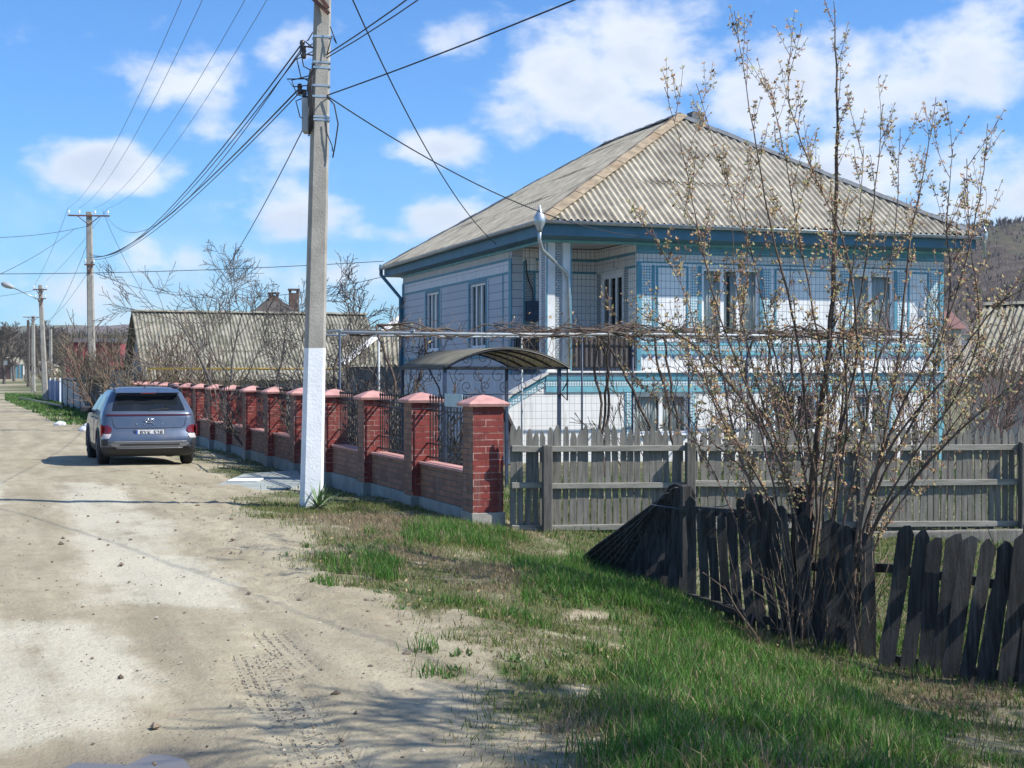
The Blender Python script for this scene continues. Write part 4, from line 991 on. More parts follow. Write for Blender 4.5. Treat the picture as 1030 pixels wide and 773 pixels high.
p6x, p6y = P(18, 372, 300).x, 300.0
p6 = pole('wooden_pole', p6x, p6y, P(18, 344, 300).z - Z(p6x, p6y), .5, .4, (0, 0), 'short far pole in front of the brush at the bend of the street', rot=0, m='bark_far')
p7x, p7y = P(51, 380, 170).x, 170.0
p7 = pole('concrete_pole', p7x, p7y, P(51, 330, 170).z, .4, .3, (0, 0), 'slim far concrete pole just right of the street lamp', rot=0)
# off-frame supports of the cables
p0 = pole('concrete_pole', 10, -16, 9, .3, .18, label='concrete pole behind the viewer carrying the street cables', rot=R(18), arm=[(8.7, 1.5, (-.95, -.5, .5, .95))])
pS = pole('steel_mast', 6.2, 5.6, 6.5, .09, .08, label='thin steel mast outside the picture on the right', rot=0, m='galvanised')
def cable(a, b, sag, r=.011, label='', m='cable', n=22, name='overhead_cable', group='overhead cables along and across the street'):
    a = Vector(a); b = Vector(b); pts = []
    for k in range(n + 1):
        q = k / n; p = a.lerp(b, q); p.z -= 4 * sag * q * (1 - q); pts.append(p)
    mb = MB(); mb.tube(pts, r * .78, 4); o = mb.build(name, MT[m], smooth=True); tag(o, label, 'cable', group); return o
d1 = Vector((math.cos(R(16)), math.sin(R(16)), 0)); d2 = Vector((math.cos(R(8)), math.sin(R(8)), 0))
A1 = p1pt(8.9) + Vector((0, -.14, .25)); A2 = Vector((p2x - .15, p2y - .14, P2T + .15)); A0 = Vector((10, -16, 8.9)); A3 = Vector((p3x - .35, p3y, P3T - .1))
names = ['outermost left', 'second from the left', 'third from the left', 'rightmost']
for k, (t1, t2_) in enumerate(((-.95, -.95), (-.5, -.45), (.5, .3), (.95, .92))):
    cable(A1 + d1 * .75 * t1, A2 + d2 * 1.0 * t2_, 1.0 + .03 * k, .008 if k else .008, '%s of four bare wires fanning up from the T crossarm pole' % names[k], 'cable_grey')
    cable(A0 + Vector((.95, .3, 0)) * .75 * t1, A1 + d1 * .75 * t1, .8, .008, 'bare wire, %s of four, from the near pole top towards the viewer' % names[k], 'cable_grey')
    if k in (0, 3): cable(A2 + d2 * t2_, A3 + Vector((.4 * t2_, 0, .1 * k)), .25, .012, 'thin wire between the T crossarm pole and the street lamp, %s side' % ('left' if k == 0 else 'right'), 'cable_grey')
B2 = Vector((p2x - .1, p2y - .2, P(95, 257, 72).z))
cable(p1pt(5.93, -.26, -.06), B2, .95, .015, 'upper twisted cable sagging from the near pole to the T crossarm pole')
cable(p1pt(5.86, -.24, -.06), B2 + Vector((0, 0, .08)), 1.0, .012, 'thin cable close under the upper twisted cable left of the near pole')
cable(p1pt(5.36, -.28, -.06), B2 + Vector((0, 0, -.12)), .62, .018, 'thick lower bundle sagging from the near pole to the T crossarm pole')
cable(p1pt(5.33, -.26, -.04), B2 + Vector((0, .02, -.2)), .66, .013, 'lowest cable of the bundle left of the near pole')
cable(p1pt(5.90, -.24, -.06), P(103, 211, 72), 1.7, .010, 'deep sagging cable from the near pole to the right end of the crossarm')
cable(p1pt(5.80, .08, -.1), (10, -16, 7.6), 1.1, .013, 'thick cable rising from the near pole to the upper right')
cable(p1pt(5.76, .08, -.1), (10.1, -16, 7.4), 1.15, .011, 'thin cable running along the thick one to the upper right')
cable(p1pt(7.2, .08, -.1), P(499, 246, 31.9), .5, .014, 'dark service cable crossing down to the street side eave of the house')
cable(p1pt(5.27, .10, -.1), P(642, 238, 30.2), .35, .013, 'service cable from the near pole down across the roof to the house front')
cable(p1pt(5.28, .10, -.1), (6.2, 5.6, 5.9), .18, .012, 'cable from the near pole rising to the right edge of the sky')
cable(p1pt(4.93, -.16, -.1), P(178, 310, 62), .8, .010, 'thin lead dropping left from the near pole over the bare trees')
cable((-28, 46, P(0, 272, 46).z + .2), P(386, 263, 43.2), .35, .012, 'long horizontal cable from the left edge to the back eave of the house')
cable(P(-60, 238, 60), P(88, 228, 72), .25, .014, 'upper side cable from the left edge to the T crossarm pole')
cable(P(-60, 298, 50), P(76, 230, 72), .35, .014, 'steep side cable from the lower left edge up to the T crossarm pole')
cable(P(104, 214, 72), P(158, 316, 60), .3, .013, 'short cable falling from the crossarm right end behind the bare tree')
cable(P(96, 275, 72), P(384, 279, 43.2), .9, .012, 'low cable from the T crossarm pole to the house downpipe')
cable(P(92, 235, 72), P(45, 330, 110), .6, .014, 'drooping cable from the T crossarm pole towards the street lamp')
cable(P(96, 262, 72), P(30, 325, 150), 1.2, .014, 'faint far cable below the crossarm on the left')
cable(P(-80, 300, 80), P(44, 290, 96), .3, .014, 'faint side cable from the left edge to the street lamp')
# ---------------------------------------------------------------- yucca and concrete slab on the verge
sx, sy = ground(262, 488)
sb = MB(); pts = [ground(216, 488), ground(240, 497), ground(306, 492), ground(300, 478.5), ground(262, 478)]
zc = Z(sx, sy); sb.prism([pts[0], pts[1], pts[2], pts[3], ground(245, 479)], 'z', zc - .1, zc + .07); so = sb.build('concrete_slab', MT['slab_concrete'], bevel=.012)
tag(so, 'flat pale grey concrete slab lying on the verge left of the near pole', 'slab')
lx_, ly_ = ground(247, 487.5)
lb = MB(); lb.box(lx_ - .25, lx_ + .25, ly_ - .28, ly_ + .28, zc + .072, zc + .10); lo_ = lb.build('manhole_lid', MT['whitewash'], so, bevel=.01)
yx, yy = ground(320, 513); yz = Z(yx, yy)
yu = empty('yucca_plant', (yx, yy, yz), 0, 'spiky green yucca plant at the foot of the whitewashed pole', 'plant')
ry = random.Random(4); lf = MB()
for k in range(46):
    a = ry.uniform(0, 6.283); e_ = ry.uniform(.12, 1.25) ** .8; L = ry.uniform(.22, .42); w_ = ry.uniform(.012, .019)
    d = Vector((math.cos(a) * math.cos(e_), math.sin(a) * math.cos(e_), math.sin(e_))); s_ = Vector((-math.sin(a), math.cos(a), 0)); pr = None
    for q in range(5):
        t_ = q / 4; c_ = d * L * t_ + Vector((0, 0, .03 - .10 * t_ * t_ * (1.2 - e_))); ww = w_ * (1 - t_) ** .6 + .001; i = len(lf.v)
        lf.v += [tuple(c_ - s_ * ww), tuple(c_ + Vector((0, 0, -.006 * (1 - t_)))), tuple(c_ + s_ * ww)]
        if pr is not None:
            lf.f += [(pr, pr + 1, i + 1, i), (pr + 1, pr + 2, i + 2, i + 1)]; lf.m += [0, 0]
        pr = i
lf.build('leaves', MT['yucca_leaf'], yu, fix=False)
lf = MB(); lf.lathe([(.05, -.05), (.045, .03), (.03, .07), (.0, .08)], 8); lf.build('stem', MT['bark_grey'], yu)
for (px, py, r_) in ((95, 432, .35), (86, 434, .22), (60, 428, .2)):
    x, y = ground(px, py); b = MB(); rs = random.Random(px)
    import bmesh
    bm = bmesh.new(); bmesh.ops.create_icosphere(bm, subdivisions=2, radius=r_)
    for v in bm.verts: v.co = v.co * (1 + .25 * mnoise.noise(v.co * 4 + Vector((px, 0, 0)))); v.co.z *= .55
    me = bpy.data.meshes.new('boulder'); bm.to_mesh(me); bm.free(); me.materials.append(MT['whitewash']); o = bpy.data.objects.new('boulder', me); COL.objects.link(o); o.location = (x, y, Z(x, y) + r_ * .2)
    tag(o, {95: 'largest white stone on the grass left of the parked car', 86: 'small white stone touching the largest one on the verge', 60: 'low pale stone at the road edge left of the other two'}[px], 'stone')
# ---------------------------------------------------------------- parked car
def simple(name, col, rough=.4, metal=0, coat=0, spec=.5, emit=None):
    m = bpy.data.materials.new(name); m.use_nodes = True; b = m.node_tree.nodes['Principled BSDF']
    b.inputs['Base Color'].default_value = (*col, 1); b.inputs['Roughness'].default_value = rough; b.inputs['Metallic'].default_value = metal; b.inputs['Coat Weight'].default_value = coat; b.inputs['Specular IOR Level'].default_value = spec
    MT[name] = m; return m
mat('car_paint', (.092, .12, .17), .36, .06, 3, metal=.45, coat=.6, stain=(.24, .22, .19), stain_amt=.4)
mat('car_plastic', (.03, .032, .036), .6, .15, 6); mat('car_silver', (.27, .28, .30), .45, .06, 5, metal=.4)
simple('car_glass', (.012, .015, .018), .07); simple('tyre', (.02, .02, .02), .9); simple('rim', (.22, .23, .25), .35, .7)
simple('lamp_red', (.13, .012, .016), .15, 0, .5); simple('bar_red', (.06, .01, .015), .2); simple('lamp_clear', (.45, .42, .42), .12); simple('chrome', (.75, .77, .8), .15, .9); simple('plate_white', (.62, .63, .62), .4); simple('plate_blue', (.02, .06, .25), .4); simple('ink', (.02, .02, .025), .6)
CZ = [.20, .28, .40, .50, .60, .68, .80, .95, 1.04, 1.08, 1.20, 1.34, 1.45, 1.51, 1.55, 1.565]
CR = [.26, .12, .03, .0, .01, .07, .10, .11, .13, .16, .28, .42, .50, .60, .80, 1.1]
CF = [4.05, 4.2, 4.29, 4.33, 4.33, 4.31, 4.26, 4.10, 3.75, 3.30, 2.98, 2.62, 2.34, 2.15, 1.95, 1.7]
CW = [.80, .87, .895, .90, .90, .90, .90, .882, .862, .85, .80, .735, .68, .62, .50, .30]
def cy_r(x, z):
    w_ = np.interp(z, CZ, CW); r_ = .17; yr = np.interp(z, CZ, CR); ax = abs(x); y = yr + .06 * (x / w_) ** 2
    if ax > w_ - r_: dd = min(ax - (w_ - r_), r_ * .9999); y += r_ - math.sqrt(r_ * r_ - dd * dd)
    return y
car = empty('parked_car', (-6.70, 27.05, Z(-6.7, 27.05) - .03), math.atan2(.345, .9386), 'blue grey compact SUV parked with its rear towards the viewer beside the brick fence', 'car')
car.scale = (.965, .965, .945)
body = MB(); rings = []
for z in CZ:
    w_ = np.interp(z, CZ, CW); r_ = .17; yf = np.interp(z, CZ, CF); ring = []
    xs = list(np.linspace(-(w_ - r_), w_ - r_, 9)); an = np.linspace(0, math.pi / 2, 6)[1:]
    left = [-(w_ - r_) - r_ * math.sin(a) for a in an][::-1]; right = [(w_ - r_) + r_ * math.sin(a) for a in an]
    for x in left + xs + right: ring.append((x, cy_r(x, z), z))
    rf_ = .45 if z < 1.05 else .3; rf_ = min(rf_, w_ * .9)
    for q in np.linspace(0, 1, 6)[1:-1]: ring.append((w_, cy_r(w_, z) + (yf - rf_ - cy_r(w_, z)) * q, z))
    for a in np.linspace(0, math.pi / 2, 6): ring.append((w_ - rf_ + rf_ * math.cos(a), yf - rf_ * .8 + rf_ * .8 * math.sin(a) - .0, z))
    for a in np.linspace(math.pi / 2, math.pi, 6): ring.append((-(w_ - rf_) + rf_ * math.cos(a), yf - rf_ * .8 + rf_ * .8 * math.sin(a), z))
    for q in np.linspace(1, 0, 6)[1:-1]: ring.append((-w_, cy_r(w_, z) + (yf - rf_ - cy_r(w_, z)) * q, z))
    rings.append(ring)
nr_ = len(rings[0])
for r_ in rings: body.v += [tuple(float(c) for c in p) for p in r_]
for k in range(len(rings) - 1):
    for j in range(nr_):
        j2 = (j + 1) % nr_; body.f.append((k * nr_ + j, k * nr_ + j2, (k + 1) * nr_ + j2, (k + 1) * nr_ + j)); body.m.append(1 if CZ[k + 1] <= .41 else 0)
body.f.append(tuple(reversed(range(nr_)))); body.m.append(1)
body.f.append(tuple((len(rings) - 1) * nr_ + j for j in range(nr_))); body.m.append(0)
bo = body.build('body', [MT['car_paint'], MT['car_plastic']], car, smooth=True)
cut = MB()
for yy in (.87, 3.53):
    for sx_ in (-1, 1): cut.lathe([(.385, -.16), (.385, .2)], 28, 1, Matrix.Translation((sx_ * .84, yy, .34)) @ Matrix.Rotation(R(90), 4, 'Y'))
co_ = cut.build('arch_cutter', [MT['car_paint'], MT['car_plastic']], car)
bmod = bo.modifiers.new('b', 'BOOLEAN'); bmod.operation = 'DIFFERENCE'; bmod.object = co_; bmod.solver = 'EXACT'
bpy.context.view_layer.update(); dg = bpy.context.evaluated_depsgraph_get(); nm_ = bpy.data.meshes.new_from_object(bo.evaluated_get(dg)); bo.modifiers.clear(); bo.data = nm_; bpy.data.objects.remove(co_)
def rpanel(name, zs, hw, m, off=.006, parent=None, x0=None, th=.008, nx=24):
    "panel lying on the rear: half widths hw at heights zs (or x from x0 to hw)"
    mb = MB(); rows = []
    for k, z in enumerate(zs):
        a = -hw[k] if x0 is None else x0[k]; row = []
        for q in range(nx + 1):
            x = a + (hw[k] - a) * q / nx; row.append(len(mb.v)); mb.v.append((x, float(cy_r(x, z)) - off, z))
        rows.append(row)
    for k in range(len(zs) - 1):
        for q in range(nx): mb.f.append((rows[k][q], rows[k][q + 1], rows[k + 1][q + 1], rows[k + 1][q])); mb.m.append(0)
    return mb.build(name, MT[m], parent or car, smooth=True, fix=False, solid=-th if False else 0)
rpanel('rear_window', [1.10, 1.16, 1.22, 1.28, 1.34, 1.39], [.69, .675, .66, .64, .62, .60], 'car_glass', .007)
rpanel('light_bar', [1.005, 1.02, 1.035], [.80, .81, .80], 'bar_red', .010)
tg = MB()
# tailgate seams
def seam(pts, r_=.006, name='tailgate_seam'):
    s_ = MB(); s_.tube([(x, float(cy_r(x, z)) - .002, z) for x, z in pts], r_, 4); return s_
sm1 = seam([(-.70, .98), (-.66, .80), (-.60, .765)] + [(x, .765) for x in np.linspace(-.56, .56, 15)] + [(.60, .765), (.66, .80), (.70, .98)]); sm1.build('tailgate_seam', MT['car_plastic'], bo)
rpanel('plate_recess', [.575, .60, .70, .745], [.50, .55, .55, .52], 'car_paint_dark' if 'car_paint_dark' in MT else 'car_plastic', .003) if False else None
def flat_on(name, x0, x1, z0, z1, y, m, th=.012, parent=None):
    b = MB(); b.box(x0, x1, y - th, y, z0, z1); return b.build(name, MT[m], parent or car, bevel=.003)
py_ = float(cy_r(0, .70)) - .012
pl = flat_on('number_plate', -.27, .27, .615, .73, py_, 'plate_white', .012); flat_on('plate_band', -.268, -.225, .617, .728, py_ - .0125, 'plate_blue', .003, pl); flat_on('plate_frame', -.285, .285, .605, .74, py_ + .003, 'car_plastic', .010, pl)
def text(s_, size, loc, m, parent, name='lettering', space=1.0, shear=0, ext=.002):
    cu = bpy.data.curves.new(name, 'FONT'); cu.body = s_; cu.size = size; cu.align_x = 'CENTER'; cu.align_y = 'CENTER'; cu.extrude = ext; cu.space_character = space; cu.shear = shear
    o = bpy.data.objects.new(name, cu); COL.objects.link(o); bpy.context.view_layer.update(); me = bpy.data.meshes.new_from_object(o.evaluated_get(bpy.context.evaluated_depsgraph_get())); bpy.data.objects.remove(o)
    me.materials.clear(); me.materials.append(MT[m]); o = bpy.data.objects.new(name, me); COL.objects.link(o); o.parent = parent; o.location = loc; o.rotation_euler = (R(90), 0, 0); return o
text('BYK 528', .115, (.03, py_ - .0165, .672), 'ink', pl, 'plate_lettering', 1.05)
for x_, ch in ((-.24, 'K'), (-.085, 'O'), (.085, 'N'), (.24, 'A')):
    text(ch, .06, (x_, float(cy_r(x_, .84)) - .008, .84), 'chrome', car, 'model_lettering')
em = MB(); pts = []
for k in range(25):
    a = 2 * math.pi * k / 24; pts.append((.085 * math.cos(a), float(cy_r(0, .92)) - .012, .915 + .044 * math.sin(a)))
em.tube(pts, .007, 5)
yE = float(cy_r(0, .92)) - .012
em.tube([(-.045, yE, .885), (-.02, yE, .948)], .009, 5); em.tube([(.02, yE, .883), (.045, yE, .945)], .009, 5); em.tube([(-.035, yE, .908), (.0, yE, .916), (.035, yE, .925)], .008, 5)
em.build('emblem', MT['chrome'], car, smooth=True)
for sx_ in (-1, 1):
    def tri(name, zs, a, b_, m, off): rpanel(name, zs, [max(sx_ * p, sx_ * q) for p, q in zip(a, b_)], m, off, None, [min(sx_ * p, sx_ * q) for p, q in zip(a, b_)], nx=14)
    tri('tail_lamp', [.665, .72, .78, .82], [.745, .70, .715, .77], [.896, .897, .897, .897], 'lamp_red', .012)
    tri('reverse_lamp', [.565, .60, .655], [.76, .735, .71], [.893, .895, .896], 'lamp_clear', .010)
    # side lamp wrap
    b = MB(); b.prism([(.14, .60), (.30, .62), (.34, .80), (.22, .84), (.14, .80)], 'x', sx_ * .885, sx_ * .909); b.build('side_lamp', MT['lamp_red'], car, bevel=.01)
    # arches
    for yy in (.87, 3.53):
        b = MB(); pts = [];
        for k in range(15):
            a = R(-12 + 204 * k / 14); pts.append((sx_ * .893, yy + .40 * math.cos(a), .34 + .40 * math.sin(a)))
        b.tube(pts, .032, 6); b.build('arch_cladding', MT['car_plastic'], car, smooth=True)
        wh_ = MB(); M = Matrix.Translation((sx_ * .80, yy, .335)) @ Matrix.Rotation(R(90), 4, 'Y')
        wh_.lathe([(.20, -.10), (.30, -.105), (.328, -.08), (.335, -.03), (.335, .03), (.328, .08), (.30, .105), (.20, .10)], 28, 0, M); wo = wh_.build('wheel', MT['tyre'], car, smooth=True)
        ri = MB(); ri.lathe([(.205, -.09), (.205, .09)], 20, 0, M)
        for k in range(5):
            a = 2 * math.pi * k / 5; ri.bar((sx_ * .90, yy + .03 * math.cos(a), .335 + .03 * math.sin(a)), (sx_ * .895, yy + .20 * math.cos(a), .335 + .20 * math.sin(a)), .02, .06, up=(1, 0, 0))
        ri.build('rim', MT['rim'], wo)
    # side windows
    def sw_(name, poly):
        b = MB(); (y0, y1, y2, y3) = poly; rows = []
        for k in range(7):
            q = k / 6; z = 1.085 + (1.40 - 1.085) * q; x = sx_ * (float(np.interp(z, CZ, CW)) + .005); rows.append((len(b.v), len(b.v) + 1)); b.v += [(x, y0 + (y3 - y0) * q, z), (x, y1 + (y2 - y1) * q, z)]
        for k in range(6): b.f.append((rows[k][0], rows[k][1], rows[k + 1][1], rows[k + 1][0])); b.m.append(0)
        b.build(name, MT['car_glass'], car, smooth=True, fix=False)
    sw_('side_window', (.72, 1.02, 1.05, .92)); sw_('side_window', (1.07, 1.93, 1.90, 1.10)); sw_('side_window', (1.98, 2.95, 2.45, 1.95))
    b = MB(); M = Matrix.Translation((sx_ * 1.0, 2.72, 1.08)); b.box(-.10, .10, -.06, .06, -.07, .07, 0, M); b.bar((sx_ * .86, 2.76, 1.04), (sx_ * .95, 2.72, 1.05), .06); b.build('door_mirror', MT['car_plastic'], car, bevel=.03)
    b = MB(); b.tube([(sx_ * .62, .62, 1.51), (sx_ * .60, .75, 1.555), (sx_ * .585, 1.3, 1.585), (sx_ * .585, 1.9, 1.58), (sx_ * .60, 2.25, 1.53)], .018, 6); b.build('roof_rail', MT['car_plastic'], car, smooth=True)
    for (ya, yb) in ((1.03, 1.05), (1.94, 1.96)):
        b = MB(); b.box(sx_ * .897, sx_ * .903, ya, yb - .008, .45, 1.04); b.build('door_gap', MT['car_plastic'], bo)
    for yy in (1.2, 2.1):
        b = MB(); b.tube([(sx_ * .90, yy, .93), (sx_ * .925, yy + .02, .935), (sx_ * .925, yy + .16, .94), (sx_ * .90, yy + .18, .94)], .012, 5); b.build('door_handle', MT['car_paint'], car, smooth=True)
rpanel('bumper_trim', [.385, .42, .46, .505], [.60, .70, .745, .68], 'car_silver', .022)
for (z0, z1, hw) in ((.372, .388, .62), (.500, .512, .70)):
    b = MB(); b.tube([(x, float(cy_r(x, z0)) - .022, z0) for x in np.linspace(-hw, hw, 15)], .010, 5); b.build('bumper_edge', MT['car_silver'], car, smooth=True)
rpanel('bumper_slot', [.425, .44, .455], [.55, .57, .55], 'car_plastic', .027)
rpanel('lower_valance', [.26, .30, .36], [.70, .74, .76], 'car_plastic', .012)
for sx_ in (-1, 1):
    rpanel('bumper_corner', [.42, .48, .545], [max(sx_ * p, sx_ * .893) for p in (.80, .78, .80)], 'car_plastic', .012, None, [min(sx_ * p, sx_ * .893) for p in (.80, .78, .80)], nx=8)
b = MB(); b.prism([(.30, 1.455), (.52, 1.40), (.70, 1.50), (.62, 1.525)], 'x', -.60, .60); b.build('roof_spoiler', MT['car_paint'], car, bevel=.012)
b = MB(); b.box(-.14, .14, .285, .33, 1.435, 1.455); b.build('brake_lamp', MT['lamp_red'], car)
b = MB(); b.prism([(.85, 1.56), (1.02, 1.56), (.88, 1.62)], 'x', -.012, .012); b.build('roof_aerial', MT['car_plastic'], car, bevel=.005)
b = MB(); b.tube([(0, float(cy_r(0, 1.1)) - .02, 1.10), (.2, float(cy_r(.2, 1.125)) - .022, 1.125), (.38, float(cy_r(.38, 1.13)) - .022, 1.13)], .009, 5); b.build('rear_wiper', MT['car_plastic'], car)
# ---------------------------------------------------------------- arched canopy over the yard entrance
cn = empty('arched_canopy', (-1.02, 22.0, 0), R(18.6), 'arched yard canopy of translucent beige sheet on a scrolled dark iron frame', 'canopy')
zc_ = lambda q: 1.82 + .29 * 4 * q * (1 - q) * (1 if True else 0)
sh = MB(); N = 20
for k in range(N + 1):
    q = k / N; sh.v += [(2.0 * q, 0 - .05, zc_(q)), (2.0 * q, 2.72, zc_(q))]
for k in range(N): sh.f.append((2 * k, 2 * k + 1, 2 * k + 3, 2 * k + 2)); sh.m.append(0)
sh.build('roof_sheet', MT['polycarbonate'], cn, smooth=True, fix=False, solid=.008)
for yy in (-.04, .68, 1.36, 2.04, 2.70):
    b = MB(); b.tube([(2.0 * k / N, yy, zc_(k / N) - .024) for k in range(N + 1)], .017, 5); b.build('arch_rib', MT['dark_iron'], cn)
b = MB()
for yy in (0, 2.66):
    b.bar((-.02, yy, 1.80), (2.02, yy, 1.80), .035)
for xx in (0, 2.0): b.bar((xx, 0, 1.80), (xx, 2.66, 1.80), .035)
b.build('base_frame', MT['dark_iron'], cn)
for (xx, yy) in ((0.02, 0.04), (1.86, .04), (0.02, 2.62), (1.86, 2.62)):
    b = MB(); b.bar((xx, yy, 1.785), (xx, yy, -.4), .05); b.build('post', MT['blue_iron'], cn)
def scroll(mb, c, r0, turns, a0, sg, plane='x', r_=.0055, n=22):
    pts = []
    for k in range(n):
        q = k / (n - 1); a = a0 + sg * q * turns * 6.283; rr_ = r0 * (1 - .8 * q)
        if plane == 'x': pts.append((c[0] + rr_ * math.cos(a), c[1], c[2] + rr_ * math.sin(a)))
        else: pts.append((c[0], c[1] + rr_ * math.cos(a), c[2] + rr_ * math.sin(a)))
    mb.tube(pts, r_, 4)
b = MB()
for yy in (-.02,):
    for cx_q, r0 in ((.35, .10), (.62, .13), (.88, .16), (1.12, .16), (1.38, .13), (1.65, .10)): scroll(b, (cx_q, yy, 1.82 + r0 * .95), r0, 1.3, R(-90), 1 if cx_q < 1 else -1)
    for cx_q in (.25, .55, .85, 1.15, 1.45): scroll(b, (cx_q, yy, 1.68), .11, 1.2, R(90), 1 if cx_q < 1 else -1); scroll(b, (cx_q + .1, yy, 1.52), .09, 1.2, R(-90), -1)
    b.bar((0, yy, 1.40), (1.86, yy, 1.40), .014)
b.build('scroll_frieze', MT['dark_iron'], cn, smooth=True); b = MB()
for xx in (0.0,):
    for cy_q in (.3, .8, 1.4, 2.0): scroll(b, (xx, cy_q, 1.67), .11, 1.2, R(90), 1, 'y')
    b.tube([(xx, .9, 1.79), (xx, .75, 1.72), (xx, .3, 1.5), (xx, .05, 1.15)], .014, 4)
b.build('scroll_frieze', MT['dark_iron'], cn, smooth=True)
b = MB(); b.tube([(1.98, 0, 1.80), (1.98, .0, 1.30), (1.86, .0, 1.42)], .013, 4); b.tube([(1.9, 0, 1.45), (2.0, 0, 1.62)], .010, 4); b.build('bracket', MT['dark_iron'], cn)
# iron entrance screen under the canopy, behind the brick fence
# ---------------------------------------------------------------- vine pergola
pg = empty('vine_pergola', (P(340, 334, 25.6).x, 25.6, 0), R(18.6), 'pale metal pipe pergola across the yard carrying bare vines in front of the house', 'pergola')
PZ = 2.44; PL = 12.4; PD = 2.6
for (yy, z, r_) in ((0, PZ, .026), (PD, PZ + .02, .02), (PD * .5, PZ + .045, .012)):
    b = MB(); b.tube([(0, yy, z), (PL * .25, yy, z - .01), (PL * .5, yy, z + .02), (PL, yy, z)], r_, 8); b.build('long_pipe', MT['pipe_white'], pg, smooth=True)
for k, xx in enumerate((.03, 1.35, 4.3, 5.6, 8.0, 10.2, 12.2)):
    b = MB(); b.tube([(xx, -.1, PZ + .035), (xx, PD + .1, PZ + .05)], .02, 6); b.build('cross_pipe', MT['pipe_white'], pg, smooth=True)
    for yy in ((PD,) if k in (1, 2) else (0, PD)):
        b = MB(); b.tube([(xx, yy, -.4), (xx, yy, PZ)], .022, 8); b.build('post', MT['pipe_white'] if k not in (0, 3, 4, 6) else MT['blue_iron'], pg, smooth=True)
for k in range(4):
    b = MB(); yy = PD * (k + .7) / 5; b.tube([(0, yy, PZ + .06), (PL * .3, yy + .03, PZ + .02), (PL, yy, PZ + .06)], .005, 4); b.build('wire', MT['cable_grey'], pg)
pgM = Matrix.Translation(pg.location) @ Matrix.Rotation(R(18.6), 4, 'Z')
def leafquad(mb, p, size, r_, m=0):
    d = Vector((r_.uniform(-1, 1), r_.uniform(-1, 1), r_.uniform(-1, .4))).normalized(); u = d.orthogonal().normalized(); v_ = d.cross(u)
    a = r_.uniform(.5, 1) * size; b_ = a * .55; i = len(mb.v)
    mb.v += [tuple(p), tuple(p + u * a * .5 + v_ * b_ * .5 + d * a * .1), tuple(p + u * a), tuple(p + u * a * .5 - v_ * b_ * .5 + d * a * .1)]
    mb.f.append((i, i + 1, i + 2, i + 3)); mb.m.append(m)
vl = ['thick bare vine trunk climbing the left end of the pergola', 'dark knotted vine winding up just right of the arched canopy', 'gnarled vine climbing the pergola in front of the loggia', 'bare vine spreading along the pergola before the middle windows', 'bare vine on the far right part of the pergola']
vx = [.75, 4.9, 6.4, 8.6, 11.0]
for vi_, x0 in enumerate(vx):
    r_ = random.Random(40 + vi_); o = empty('grape_vine', tuple(pgM @ Vector((x0, .1, Z(*(pgM @ Vector((x0, .1, 0)))[:2])))), 0, vl[vi_], 'vine', 'grape vines on the pergola')
    inv = Matrix.Translation(o.location).inverted() @ pgM
    tr_ = MB(); tw = MB(); lf = MB()
    for s_ in range(3):
        pts = []; p = Vector((x0 + s_ * .12, .05 + s_ * .1, -.35)); d = Vector((r_.uniform(-.25, .25), 0, 1))
        while p.z < PZ - .05: pts.append(p.copy()); d += Vector((r_.uniform(-.35, .35), r_.uniform(-.25, .25), .15)); d.z = max(.5, d.z); d.normalize(); p = p + d * .22
        pts.append(p.copy()); n = len(pts); tr_.tube([inv @ q for q in pts], [.034 - .012 * k / n for k in range(n)], 6)
        for dirx in (-1, 1):
            for b_ in range(3):
                q = p.copy(); L = r_.uniform(1.0, 2.6); hd = Vector((dirx, r_.uniform(-.2, .7) * (1 if q.y < 1 else -1), .05)).normalized(); pp = [q.copy()]; 
                for k in range(int(L / .12)):
                    hd += Vector((r_.uniform(-.25, .25), r_.uniform(-.22, .22), (PZ + .06 - q.z) * 1.5 + r_.uniform(-.25, .25))); hd.x += dirx * .12; hd.normalize(); q = q + hd * .12; q.y = min(max(q.y, -.25), PD + .3); pp.append(q.copy())
                if vi_ == 0 and dirx < 0: continue
                n = len(pp); tr_.tube([inv @ z for z in pp], [max(.007, .020 - .012 * k / n) for k in range(n)], 5)
                for k in range(2, n, 2):
                    t_ = pp[k].copy(); td = Vector((r_.uniform(-1, 1), r_.uniform(-.6, .6), r_.uniform(-.8, .9))).normalized(); tp = [t_.copy()]
                    for z in range(r_.randint(3, 7)): td += Vector((r_.uniform(-.4, .4), r_.uniform(-.4, .4), -.16)); td.normalize(); t_ = t_ + td * .09; tp.append(t_.copy())
                    tw.tube([inv @ z for z in tp], [.006 - .0005 * i_ for i_ in range(len(tp))], 3, cap=False)
                    if r_.random() < .22: leafquad(lf, inv @ tp[-1], .11, r_)
    tr_.build('trunk', MT['vine_bark'], o, smooth=True, fix=False); tw.build('twigs', MT['twig_brown'], o, fix=False); lf.build('dry_leaves', MT['vine_leaf_dry'], o, fix=False, solid=.002)
